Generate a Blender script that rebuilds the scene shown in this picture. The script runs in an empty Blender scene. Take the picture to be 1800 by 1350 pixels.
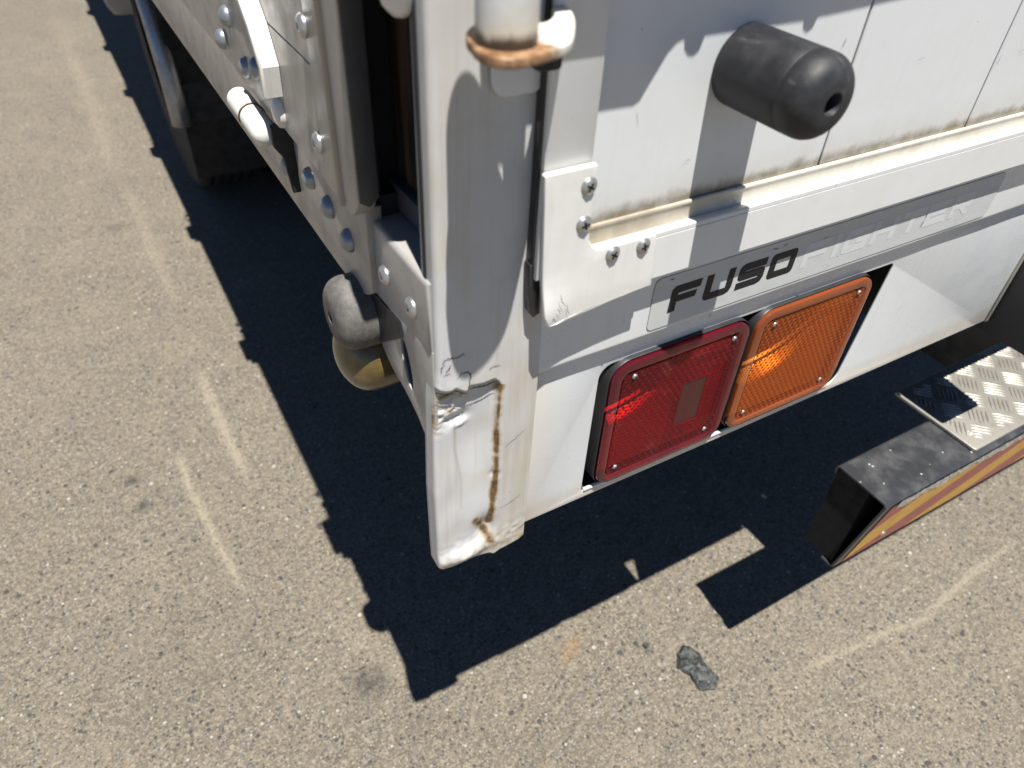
import bpy, bmesh, math, random
import numpy as np
from mathutils import Vector, Matrix, noise
random.seed(7); rng = np.random.default_rng(7)
R_ = math.radians
scene = bpy.context.scene
COL = scene.collection

# ------------------------------------------------------------------ camera
GZ = 0.77                      # height of the truck frame origin above the ground
cam_d = bpy.data.cameras.new('camera'); cam = bpy.data.objects.new('camera', cam_d); COL.objects.link(cam)
# rows of the rotation are image axes: x right, y down, z forward (in world axes below)
RM = Matrix(((0.8679050258598918, -0.49508895732067587, 0.04034588487400394),
             (-0.30169031072065383, -0.5899087827638578, -0.7489930469873125),
             (0.3946185785089392, 0.6378828672704648, -0.6613483387280823)))
ax_r, ax_d, ax_f = RM[0], RM[1], RM[2]
M = Matrix.Identity(4)
for i in range(3):
    M[i][0] = ax_r[i]; M[i][1] = -ax_d[i]; M[i][2] = -ax_f[i]
M[0][3], M[1][3], M[2][3] = -0.15312291, -0.36, 0.57381008 + GZ
cam.matrix_world = M
cam_d.sensor_width = 36; cam_d.sensor_fit = 'HORIZONTAL'; cam_d.lens = 25.42
cam_d.clip_start = 0.02; cam_d.clip_end = 300
cam_d.dof.use_dof = True; cam_d.dof.focus_distance = 0.72; cam_d.dof.aperture_fstop = 6.4
scene.camera = cam

# ------------------------------------------------------------------ light
SUN = Vector((0.052, 0.31, -1.0)).normalized()
world = bpy.data.worlds.new('World'); scene.world = world; world.use_nodes = True
wn = world.node_tree.nodes; wl = world.node_tree.links
bg = wn['Background']; sky = wn.new('ShaderNodeTexSky'); sky.sky_type = 'NISHITA'; sky.sun_disc = False
sky.sun_elevation = math.asin(-SUN.z); sky.sun_rotation = math.atan2(-SUN.x, -SUN.y)
sky.air_density = 0.55; sky.dust_density = 0.0; sky.ozone_density = 4.0
wl.new(sky.outputs[0], bg.inputs[0]); bg.inputs[1].default_value = 0.05
sun_d = bpy.data.lights.new('sun', 'SUN'); sun_d.energy = 5.0; sun_d.angle = R_(0.53); sun_d.color = (1.0, 0.97, 0.92)
sun = bpy.data.objects.new('sun', sun_d); COL.objects.link(sun)
sun.rotation_euler = SUN.to_track_quat('-Z', 'Y').to_euler(); sun.location = (-1, -3, 8)
vs = scene.view_settings
vs.view_transform = 'Standard'; vs.look = 'None'; vs.exposure = 0.95; vs.gamma = 1.0; vs.use_curve_mapping = False
scene.render.filter_size = 1.1
scene.cycles.max_bounces = 10; scene.cycles.transparent_max_bounces = 16
scene.cycles.caustics_reflective = False; scene.cycles.caustics_refractive = False

# ------------------------------------------------------------------ node helpers
class NT:
    def __init__(s, name):
        s.m = bpy.data.materials.new(name); s.m.use_nodes = True; s.t = s.m.node_tree
        s.t.nodes.clear(); s.out = s.t.nodes.new('ShaderNodeOutputMaterial')
    def put(s, sock, v):
        if isinstance(v, bpy.types.NodeSocket): s.t.links.new(v, sock)
        else:
            if sock.type == 'RGBA' and len(v) == 3: v = (*v, 1)
            sock.default_value = v
    def n(s, typ, ins=None, **props):
        nd = s.t.nodes.new('ShaderNode' + typ)
        for k, v in props.items(): setattr(nd, k, v)
        for k, v in (ins or {}).items(): s.put(nd.inputs[k], v)
        return nd
    def co(s): return s.n('TexCoord').outputs['Object']
    def mapv(s, v, sc=(1, 1, 1), loc=(0, 0, 0)): return s.n('Mapping', {'Vector': v, 'Scale': sc, 'Location': loc}).outputs[0]
    def noise(s, v, scale, detail=4, rough=.55, dist=0): return s.n('TexNoise', {'Vector': v, 'Scale': scale, 'Detail': detail, 'Roughness': rough, 'Distortion': dist}).outputs[0]
    def math(s, op, a, b=0, c=0, clamp=False):
        nd = s.n('Math', {0: a, 1: b, 2: c}, operation=op); nd.use_clamp = clamp; return nd.outputs[0]
    def ramp(s, f, lo, hi, a=0.0, b=1.0, smooth=True):
        nd = s.n('MapRange', {0: f, 1: lo, 2: hi, 3: a, 4: b}); nd.clamp = True
        if smooth: nd.interpolation_type = 'SMOOTHSTEP'
        return nd.outputs[0]
    def mix(s, f, a, b, mode='MIX'):
        nd = s.n('Mix', data_type='RGBA', blend_type=mode); nd.clamp_factor = True
        s.put(nd.inputs[0], f); s.put(nd.inputs[6], a); s.put(nd.inputs[7], b); return nd.outputs[2]
    def attr(s, name): return s.n('Attribute', attribute_name=name).outputs['Fac']
    def xyz(s, v): return s.n('SeparateXYZ', {0: v}).outputs
    def bump(s, h, strength=.3, dist=.001, normal=None):
        d = {'Height': h, 'Strength': strength, 'Distance': dist}
        if normal is not None: d['Normal'] = normal
        return s.n('Bump', d).outputs[0]
    def bsdf(s, color, rough=.5, **kw):
        d = {'Base Color': color, 'Roughness': rough}
        names = {'metal': 'Metallic', 'normal': 'Normal', 'coat': 'Coat Weight', 'coatr': 'Coat Roughness', 'spec': 'Specular IOR Level', 'ior': 'IOR'}
        for k, v in kw.items(): d[names[k]] = v
        return s.n('BsdfPrincipled', d).outputs[0]
    def end(s, shader): s.t.links.new(shader, s.out.inputs[0]); return s.m

def white_paint(name, base=(.76, .765, .75), tan=.25, rough=.38, streak=.25, grime=None, attrs=False, speck=.5, bumpy=.12, coat=.25):
    """old white enamel: dusty mottling, vertical run streaks, chips; grime = list of (axis, z_dirty, z_clean, strength)"""
    t = NT(name); c = t.co(); col = base
    mott = t.noise(c, 26, 5, .6)
    dust = t.ramp(mott, .42, .72)
    col = t.mix(t.math('MULTIPLY', dust, tan), col, (.47, .425, .34))
    st = t.noise(t.mapv(c, (150, 150, 7)), 1.0, 4, .6)
    col = t.mix(t.math('MULTIPLY', t.ramp(st, .5, .75), streak), col, (.40, .36, .285))
    vor = t.n('TexVoronoi', {'Vector': c, 'Scale': 95.0, 'Randomness': 1.0})
    keep = t.ramp(t.xyz(vor.outputs['Color'])[0], .93, .95)
    sp = t.math('MULTIPLY', t.ramp(vor.outputs['Distance'], .10, .05), keep)
    col = t.mix(t.math('MULTIPLY', sp, speck), col, (.10, .085, .07))
    rg = t.ramp(mott, .3, .8, rough - .08, rough + .16)
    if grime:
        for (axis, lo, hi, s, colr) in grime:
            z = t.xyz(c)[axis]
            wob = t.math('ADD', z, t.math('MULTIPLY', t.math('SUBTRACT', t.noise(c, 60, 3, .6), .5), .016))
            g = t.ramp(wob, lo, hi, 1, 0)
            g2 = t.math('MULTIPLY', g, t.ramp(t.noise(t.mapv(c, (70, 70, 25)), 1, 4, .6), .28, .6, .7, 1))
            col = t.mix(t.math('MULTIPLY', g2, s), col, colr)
    if attrs:
        n1 = t.noise(c, 240, 4, .65); n2 = t.noise(c, 70, 4, .6)
        ta = t.math('MULTIPLY', t.attr('tan'), t.ramp(st, .3, .65, .45, 1.0))
        col = t.mix(t.math('MULTIPLY', ta, .75), col, (.40, .355, .27))
        ru = t.math('MULTIPLY', t.attr('rust'), t.ramp(n2, .2, .6, .55, 1.25))
        rv = t.math('ADD', ru, t.math('MULTIPLY', t.math('SUBTRACT', n1, .5), .55))
        col = t.mix(t.ramp(rv, .08, .45, 0, .8), col, (.33, .235, .12))
        rc = t.mix(t.ramp(n1, .3, .7), (.055, .032, .015), (.17, .105, .048))
        col = t.mix(t.ramp(rv, .38, .85), col, rc)
        col = t.mix(t.attr('dark'), col, (.10, .066, .050))
    fine = t.noise(c, 420, 3, .6); broad = t.noise(c, 9, 2, .5)
    h = t.math('ADD', t.math('MULTIPLY', fine, .10), t.math('MULTIPLY', broad, 1.6))
    nrm = t.bump(h, bumpy, .002)
    return t.end(t.bsdf(col, rg, normal=nrm, coat=coat, coatr=.18))

def metal_grey(name, col=(.42, .41, .39), rough=.42, metal=.35, dirt=.3):
    t = NT(name); c = t.co()
    d = t.noise(c, 30, 5, .6); s = t.noise(t.mapv(c, (160, 160, 6)), 1, 3)
    cc = t.mix(t.math('MULTIPLY', t.ramp(d, .4, .75), dirt), col, (.26, .22, .17))
    cc = t.mix(t.math('MULTIPLY', t.ramp(s, .5, .75), dirt * .7), cc, (.30, .26, .21))
    return t.end(t.bsdf(cc, t.ramp(d, .3, .8, rough - .1, rough + .15), metal=metal, normal=t.bump(t.noise(c, 14, 3), .1, .002)))

def plain(name, col, rough=.5, metal=0.0, nz=40, amt=.35, dark=(.5, .5, .5), bump=.15, bscale=200, **kw):
    t = NT(name); c = t.co()
    d = t.ramp(t.noise(c, nz, 5, .6), .35, .7)
    cc = t.mix(t.math('MULTIPLY', d, amt), col, tuple(a * b for a, b in zip(col, dark)))
    return t.end(t.bsdf(cc, t.ramp(d, 0, 1, rough - .06, rough + .1), metal=metal, normal=t.bump(t.noise(c, bscale, 4, .6), bump, .0008), **kw))

# ------------------------------------------------------------------ mesh helpers
def mk(name, verts, faces, mat=None, parent=None, smooth=False, sharp=None):
    me = bpy.data.meshes.new(name); me.from_pydata([tuple(map(float, v)) for v in verts], [], faces); me.update()
    return link(name, me, mat, parent, smooth)
def link(name, me, mat=None, parent=None, smooth=False):
    me.name = name
    if mat:
        me.materials.clear()
        for m in (mat if isinstance(mat, (list, tuple)) else [mat]): me.materials.append(m)
    if smooth:
        for p in me.polygons: p.use_smooth = True
        if smooth == 'auto':
            me.set_sharp_from_angle(angle=R_(38))
    o = bpy.data.objects.new(name, me); COL.objects.link(o)
    if parent: o.parent = parent
    return o
def bm_mesh(bm, name='m'):
    me = bpy.data.meshes.new(name); bm.normal_update(); bm.to_mesh(me); bm.free(); return me
def box(name, x0, x1, y0, y1, z0, z1, mat, parent, bev=0.0, seg=2):
    bm = bmesh.new(); bmesh.ops.create_cube(bm, size=1)
    for v in bm.verts:
        v.co = Vector((x0 if v.co.x < 0 else x1, y0 if v.co.y < 0 else y1, z0 if v.co.z < 0 else z1))
    if bev: bmesh.ops.bevel(bm, geom=list(bm.edges), offset=bev, segments=seg, profile=.5, affect='EDGES')
    bmesh.ops.recalc_face_normals(bm, faces=bm.faces)
    return link(name, bm_mesh(bm), mat, parent, 'auto' if bev else False)
AX = {'y': Matrix(((1, 0, 0, 0), (0, 0, -1, 0), (0, 1, 0, 0), (0, 0, 0, 1))),       # (u,v,w)->(u,-w,v): faces -y
      'x': Matrix(((0, 0, -1, 0), (1, 0, 0, 0), (0, -1, 0, 0), (0, 0, 0, 1))),
      'z': Matrix.Identity(4)}
def prism_mesh(polys, thick, bev=0.0, seg=2):
    """filled outline (holes as further polys) extruded symmetric by thick, in the xy plane"""
    cu = bpy.data.curves.new('c', 'CURVE'); cu.dimensions = '2D'; cu.fill_mode = 'BOTH'
    cu.extrude = max(thick / 2 - bev, 0); cu.bevel_depth = bev; cu.bevel_resolution = seg; cu.offset = -bev
    for p in polys:
        sp = cu.splines.new('POLY'); sp.points.add(len(p) - 1); sp.use_cyclic_u = True
        for q, (u, v) in zip(sp.points, p): q.co = (u, v, 0, 1)
    ob = bpy.data.objects.new('c', cu); COL.objects.link(ob)
    dg = bpy.context.evaluated_depsgraph_get(); dg.update()
    me = bpy.data.meshes.new_from_object(ob.evaluated_get(dg))
    bpy.data.objects.remove(ob); bpy.data.curves.remove(cu)
    bm = bmesh.new(); bm.from_mesh(me); bmesh.ops.remove_doubles(bm, verts=bm.verts, dist=1e-6); bm.to_mesh(me); bm.free()
    me.materials.clear()
    return me
def prism(name, polys, axis, d0, d1, mat, parent, bev=0.0, seg=2, smooth='auto'):
    """polys in (x,z) for 'y', (y,z) for 'x', (x,y) for 'z'; spans d0..d1 along the axis"""
    if not isinstance(polys[0][0], (tuple, list)): polys = [polys]
    me = prism_mesh(polys, abs(d1 - d0), bev, seg); mid = (d0 + d1) / 2
    for v in me.vertices:
        u, w, t = v.co
        if axis == 'y': v.co = (u, mid - t, w)
        elif axis == 'x': v.co = (mid + t, u, w)
        else: v.co = (u, w, mid + t)
    bm = bmesh.new(); bm.from_mesh(me); bmesh.ops.recalc_face_normals(bm, faces=bm.faces); bm.to_mesh(me); bm.free()
    return link(name, me, mat, parent, smooth)
def rrect(x0, x1, z0, z1, r, n=6):
    if not isinstance(r, (tuple, list)): r = (r,) * 4
    out = []
    for (cx, cz, a, q) in ((x1 - r[0], z1 - r[0], 0, r[0]), (x0 + r[1], z1 - r[1], 90, r[1]), (x0 + r[2], z0 + r[2], 180, r[2]), (x1 - r[3], z0 + r[3], 270, r[3])):
        for i in range(n + 1):
            t = R_(a + 90 * i / n); out.append((cx + q * math.cos(t), cz + q * math.sin(t)))
    return out
def lathe_mesh(prof, seg=32, axis='y', sgn=-1):
    """profile (r, h) revolved; h runs along sgn*axis"""
    V, F = [], []
    rings = []
    for r, h in prof:
        if r < 1e-7: rings.append([len(V)]); V.append((0, 0, h)); continue
        rings.append(list(range(len(V), len(V) + seg)))
        for i in range(seg):
            a = 2 * math.pi * i / seg; V.append((r * math.cos(a), r * math.sin(a), h))
    for A, B in zip(rings[:-1], rings[1:]):
        for i in range(seg):
            j = (i + 1) % seg
            if len(A) == 1 and len(B) == 1: continue
            if len(A) == 1: F.append((A[0], B[j], B[i]))
            elif len(B) == 1: F.append((A[i], A[j], B[0]))
            else: F.append((A[i], A[j], B[j], B[i]))
    def tr(v):
        if axis == 'y': return (v[0], sgn * v[2], v[1])
        if axis == 'x': return (sgn * v[2], v[0], v[1])
        return (v[0], v[1], sgn * v[2])
    me = bpy.data.meshes.new('l'); me.from_pydata([tr(v) for v in V], [], F); me.update()
    bm = bmesh.new(); bm.from_mesh(me); bmesh.ops.recalc_face_normals(bm, faces=bm.faces); bm.to_mesh(me); bm.free()
    return me
def tube_mesh(path, r, seg=14, cap=True):
    V, F = [], []; P = [Vector(p) for p in path]; n = len(P)
    rr = r if isinstance(r, (list, tuple)) else [r] * n
    up = Vector((0, 0, 1)); prev = None
    for i in range(n):
        d = (P[min(i + 1, n - 1)] - P[max(i - 1, 0)]).normalized()
        if prev is None:
            a = d.cross(up); a = a if a.length > .1 else d.cross(Vector((1, 0, 0)))
        else: a = prev - d * prev.dot(d)
        a.normalize(); b = d.cross(a); prev = a
        for k in range(seg):
            t = 2 * math.pi * k / seg; V.append(P[i] + (a * math.cos(t) + b * math.sin(t)) * rr[i])
    for i in range(n - 1):
        for k in range(seg):
            j = (k + 1) % seg; F.append((i * seg + k, i * seg + j, (i + 1) * seg + j, (i + 1) * seg + k))
    if cap: F.append(tuple(range(seg - 1, -1, -1))); F.append(tuple((n - 1) * seg + k for k in range(seg)))
    me = bpy.data.meshes.new('t'); me.from_pydata([tuple(v) for v in V], [], F); me.update()
    bm = bmesh.new(); bm.from_mesh(me); bmesh.ops.recalc_face_normals(bm, faces=bm.faces); bm.to_mesh(me); bm.free()
    return me
def set_attr(me, name, vals):
    a = me.attributes.new(name, 'FLOAT', 'POINT'); a.data.foreach_set('value', np.asarray(vals, dtype=np.float32))
def seg_dist(P, poly):
    """distance of points P (n,2) to an open polyline, and the position along it 0..1"""
    best = np.full(len(P), 1e9); along = np.zeros(len(P)); L = len(poly) - 1
    for i in range(L):
        a = np.array(poly[i]); b = np.array(poly[i + 1]); ab = b - a
        t = np.clip(((P - a) @ ab) / (ab @ ab + 1e-12), 0, 1)
        d = np.linalg.norm(P - (a + t[:, None] * ab), axis=1)
        m = d < best; best[m] = d[m]; along[m] = (i + t[m]) / L
    return best, along
def sstep(x, a, b):
    t = np.clip((x - a) / (b - a), 0, 1); return t * t * (3 - 2 * t)
def thing(name, label, cat, loc=(0, 0, 0), group=None):
    o = bpy.data.objects.new(name, None); COL.objects.link(o); o.location = loc; o['label'] = label; o['category'] = cat
    if group: o['group'] = group
    return o
def place(name, me, mat, parent, loc, rot=None, smooth=False):
    o = link(name, me, mat, parent, smooth) if me.users == 0 or not me.materials else None
    if o is None:
        o = bpy.data.objects.new(name, me); COL.objects.link(o); o.parent = parent
    o.location = loc
    if rot: o.rotation_euler = rot
    return o

# ------------------------------------------------------------------ materials
DIRT = (.20, .155, .095)
M_post = white_paint('post_paint', (.505, .507, .50), tan=.48, rough=.52, attrs=True, coat=.05, streak=.45, bumpy=.25)
M_door = white_paint('door_paint', (.60, .618, .622), tan=.09, rough=.36, streak=.08, bumpy=.10,
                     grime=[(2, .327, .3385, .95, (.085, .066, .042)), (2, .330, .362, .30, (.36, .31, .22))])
M_rail = white_paint('rail_paint', (.625, .63, .62), tan=.14, rough=.36, streak=.06)
M_cove = white_paint('dusty_rail_paint', (.58, .54, .455), tan=.75, rough=.55, streak=.35, grime=[(0, .16, .26, .75, (.20, .155, .095))])
M_brk = white_paint('bracket_paint', (.67, .665, .63), tan=.26, rough=.40, streak=.12, speck=.9)
M_sill = white_paint('sill_paint', (.60, .614, .615), tan=.16, rough=.26, streak=.18)
M_panel = white_paint('panel_paint', (.59, .608, .615), tan=.11, rough=.30, streak=.12,
                      grime=[(0, .098, .135, .4, (.55, .48, .36)), (2, .012, .034, .45, (.46, .37, .25))])
M_pipe = white_paint('pipe_paint', (.68, .67, .63), tan=.35, rough=.40, streak=.3, speck=1)
M_gate = metal_grey('gate_panel', (.37, .345, .315), .42, .12)
M_gate2 = metal_grey('gate_frame_metal', (.36, .345, .325), .40, .2)
M_brkside = metal_grey('beam_grey', (.36, .35, .335), .42, .10)
M_bolt = plain('bolt_steel', (.30, .32, .345), .44, .7, 90, .4)
M_screw = plain('screw_steel', (.50, .49, .47), .40, .85, 200, .5)
M_black = plain('black_rubber', (.025, .026, .029), .62, 0, 60, .4, (1.9, 1.8, 1.7), .3, 500)
M_hole = plain('dark_hole', (.003, .003, .0035), .9)
M_under = plain('underbody', (.018, .018, .020), .8)
M_seal = plain('door_seal', (.02, .02, .022), .45)
M_tyre = plain('tyre_rubber', (.007, .007, .0075), .85)

def rubber_mat():
    t = NT('bumper_rubber'); c = t.co()
    n1 = t.noise(c, 45, 5, .65); n2 = t.noise(t.mapv(c, (60, 18, 60)), 1, 4, .7)
    col = t.mix(t.ramp(n1, .35, .75), (.013, .0135, .016), (.030, .030, .032))
    col = t.mix(t.math('MULTIPLY', t.ramp(n2, .58, .72), .5), col, (.12, .115, .11))
    return t.end(t.bsdf(col, t.ramp(n1, .3, .7, .48, .66), normal=t.bump(t.noise(c, 900, 3, .6), .25, .0004), spec=.4))
M_rub = rubber_mat()
def rubber_dusty():
    t = NT('dusty_rubber'); c = t.co(); n1 = t.noise(c, 120, 6, .7)
    col = t.mix(t.ramp(n1, .35, .7), (.075, .071, .066), (.135, .125, .112))
    return t.end(t.bsdf(col, .7, normal=t.bump(t.noise(c, 500, 4, .7), .4, .0006)))
M_rubd = rubber_dusty()
def rust_plate():
    t = NT('keeper_paint'); c = t.co(); x = t.xyz(c)
    n1 = t.noise(c, 130, 5, .65)
    col = t.mix(t.ramp(t.noise(c, 60, 4), .4, .8), (.56, .545, .49), (.44, .39, .30))
    # bare rusty rim round the rod, clean paint out on the hook arm
    f = t.ramp(t.math('ADD', x[0], t.math('MULTIPLY', t.math('SUBTRACT', n1, .5), .02)), .034, .046, 1, 0)
    rc = t.mix(t.ramp(n1, .3, .7), (.15, .07, .028), (.36, .22, .115))
    rc = t.mix(t.ramp(t.noise(c, 300, 4, .7), .5, .7, 0, .6), rc, (.10, .05, .025))
    col = t.mix(f, col, rc)
    return t.end(t.bsdf(col, .5, normal=t.bump(n1, .3, .0006)))
M_keep = rust_plate()
def rod_mat():
    t = NT('rod_paint'); c = t.co(); z = t.xyz(c)[2]
    n1 = t.noise(t.mapv(c, (90, 90, 30)), 1, 4, .6)
    w = t.math('ADD', z, t.math('MULTIPLY', t.math('SUBTRACT', n1, .5), .010))
    col = t.mix(t.ramp(t.noise(c, 40, 4), .4, .8), (.56, .565, .55), (.46, .44, .39))
    col = t.mix(t.ramp(w, .474, .492, .6, 0), col, (.52, .42, .26))
    col = t.mix(t.ramp(w, .4750, .4805, 1, 0), col, (.05, .03, .018))
    return t.end(t.bsdf(col, .40, coat=.15, normal=t.bump(t.noise(c, 300, 3), .08, .0006)))
M_rod = rod_mat()

def lens_mat(name, tint, body, df_w=.06):
    """coloured clear plastic: lets tinted light straight through, plus body colour and a glossy skin"""
    t = NT(name); c = t.co()
    tr = t.n('BsdfTransparent', {0: tint}).outputs[0]
    df = t.n('BsdfDiffuse', {0: body}).outputs[0]
    ms = t.n('MixShader', {0: df_w, 1: tr, 2: df}).outputs[0]
    fr = t.n('Fresnel', {0: 1.49}).outputs[0]
    gl = t.n('BsdfGlossy', {0: (1, 1, 1, 1), 'Roughness': t.ramp(t.noise(c, 50, 4), .35, .75, .06, .22)}).outputs[0]
    return t.end(t.n('MixShader', {0: fr, 1: ms, 2: gl}).outputs[0])
def cell_mat(name, tint, body):
    """moulded prism lens: coloured body, partly clear; darker grooves between the cells, flat glossy skin"""
    t = NT(name); e = t.attr('edge'); c = t.co()
    tr = t.n('BsdfTransparent', {0: tint}).outputs[0]
    col = t.mix(t.ramp(e, .25, 1.0), body, tuple(a * .20 for a in body))
    col = t.mix(t.ramp(t.noise(c, 35, 4, .6), .55, .8, 0, .12), col, (.35, .30, .25))
    df = t.n('BsdfPrincipled', {'Base Color': col, 'Roughness': .28, 'Specular IOR Level': .3, 'Coat Weight': .22, 'Coat Roughness': .05, 'Coat Normal': t.n('CombineXYZ', {0: 0.0, 1: -1.0, 2: 0.0}).outputs[0]}).outputs[0]
    f = t.ramp(e, .1, .7, .45, 1.0)
    return t.end(t.n('MixShader', {0: f, 1: tr, 2: df}).outputs[0])
M_redlens = lens_mat('red_lens', (.93, .42, .46), (.30, .008, .022))
M_ambere = lens_mat('amber_lens', (.98, .82, .60), (.50, .12, .03))
M_redbez = lens_mat('red_bezel', (.90, .11, .15), (.12, .007, .018), .5); M_ambbez = lens_mat('amber_bezel', (.97, .57, .24), (.34, .080, .026), .5)
M_redcell = cell_mat('red_prism', (.97, .10, .10), (.14, .003, .008))
M_ambcell = cell_mat('amber_prism', (.99, .45, .10), (.36, .066, .009))
M_refl = plain('lamp_reflector', (.62, .61, .60), .58, .85, 30, .2, bump=.0)
M_lampbody = plain('lamp_housing', (.02, .02, .022), .5)
M_side_lens = None
def marker_mat():
    t = NT('marker_lens'); c = t.co()
    col = t.mix(t.ramp(t.noise(c, 40, 4), .35, .7), (.085, .058, .016), (.165, .120, .045))
    w = t.math('ADD', t.math('MULTIPLY', t.xyz(c)[2], 3000.0), t.math('MULTIPLY', t.noise(c, 60, 2), 6.0))
    return t.end(t.bsdf(col, .30, coat=.35, normal=t.bump(t.math('SINE', w), .10, .0006)))
M_side_lens = marker_mat()

def sticker_mat(name, col, rough=.35):
    t = NT(name); c = t.co()
    n = t.noise(t.mapv(c, (40, 40, 90)), 1, 4, .6)
    cc = t.mix(t.ramp(n, .45, .75, 0, .35), col, tuple(a * .72 for a in col))
    vor = t.n('TexVoronoi', {'Vector': c, 'Scale': 110.0}); keep = t.ramp(t.xyz(vor.outputs['Color'])[0], .93, .95)
    sp = t.math('MULTIPLY', t.ramp(vor.outputs['Distance'], .12, .06), keep)
    cc = t.mix(t.math('MULTIPLY', sp, .8), cc, (.08, .08, .075))
    return t.end(t.bsdf(cc, rough + .1, spec=.2))
M_stick = sticker_mat('sticker_film', (.47, .483, .472))
M_letb = sticker_mat('letter_black', (.012, .012, .015), .35)
M_letw = sticker_mat('letter_faded_white', (.525, .54, .528), .4)

def checker_mat():
    t = NT('aluminium_tread'); c = t.co(); n = t.noise(c, 55, 5, .6)
    col = t.mix(t.ramp(n, .35, .75), (.40, .38, .335), (.25, .232, .20))
    return t.end(t.bsdf(col, t.ramp(n, .3, .7, .46, .60), metal=.7, normal=t.bump(t.noise(c, 600, 3), .12, .0004)))
M_tread = checker_mat()
def beam_mat():
    t = NT('black_beam_paint'); c = t.co(); n = t.noise(c, 30, 5, .6)
    col = t.mix(t.ramp(n, .4, .75), (.030, .031, .034), (.065, .066, .068))
    vor = t.n('TexVoronoi', {'Vector': c, 'Scale': 75.0}); keep = t.ramp(t.xyz(vor.outputs['Color'])[0], .80, .82)
    sp = t.math('MULTIPLY', t.ramp(vor.outputs['Distance'], .15, .09), keep)
    col = t.mix(t.math('MULTIPLY', sp, .8), col, (.45, .44, .42))
    return t.end(t.bsdf(col, t.ramp(n, .3, .7, .30, .48), normal=t.bump(n, .15, .001)))
M_beam = beam_mat()
def tape_mat(name, col):
    t = NT(name); c = t.co(); n = t.noise(c, 45, 5, .6)
    cc = t.mix(t.ramp(n, .4, .75, 0, .55), col, tuple(a * .55 for a in col))
    return t.end(t.bsdf(cc, .42))
M_yel = tape_mat('tape_yellow', (.62, .33, .035)); M_red = tape_mat('tape_red', (.34, .07, .06))
def flake_mat():
    t = NT('peeling_tape'); c = t.co(); n = t.noise(c, 220, 6, .7)
    cc = t.mix(t.ramp(n, .35, .65), (.16, .14, .11), (.74, .72, .66))
    return t.end(t.bsdf(cc, .45, metal=.2, normal=t.bump(n, .8, .003)))
M_flake = flake_mat()
M_web = None
def web_mat():
    t = NT('recess_web'); c = t.co(); s = t.noise(t.mapv(c, (120, 120, 5)), 1, 5, .65)
    cc = t.mix(t.ramp(s, .35, .65), (.030, .024, .021), (.19, .125, .082))
    return t.end(t.bsdf(cc, .6))
M_web = web_mat()
def foam_mat():
    t = NT('foam_strip'); c = t.co(); n = t.noise(c, 900, 4, .7)
    return t.end(t.bsdf(t.mix(n, (.05, .055, .07), (.20, .21, .25)), .9, normal=t.bump(n, 1, .003)))
M_foam = foam_mat()

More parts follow.
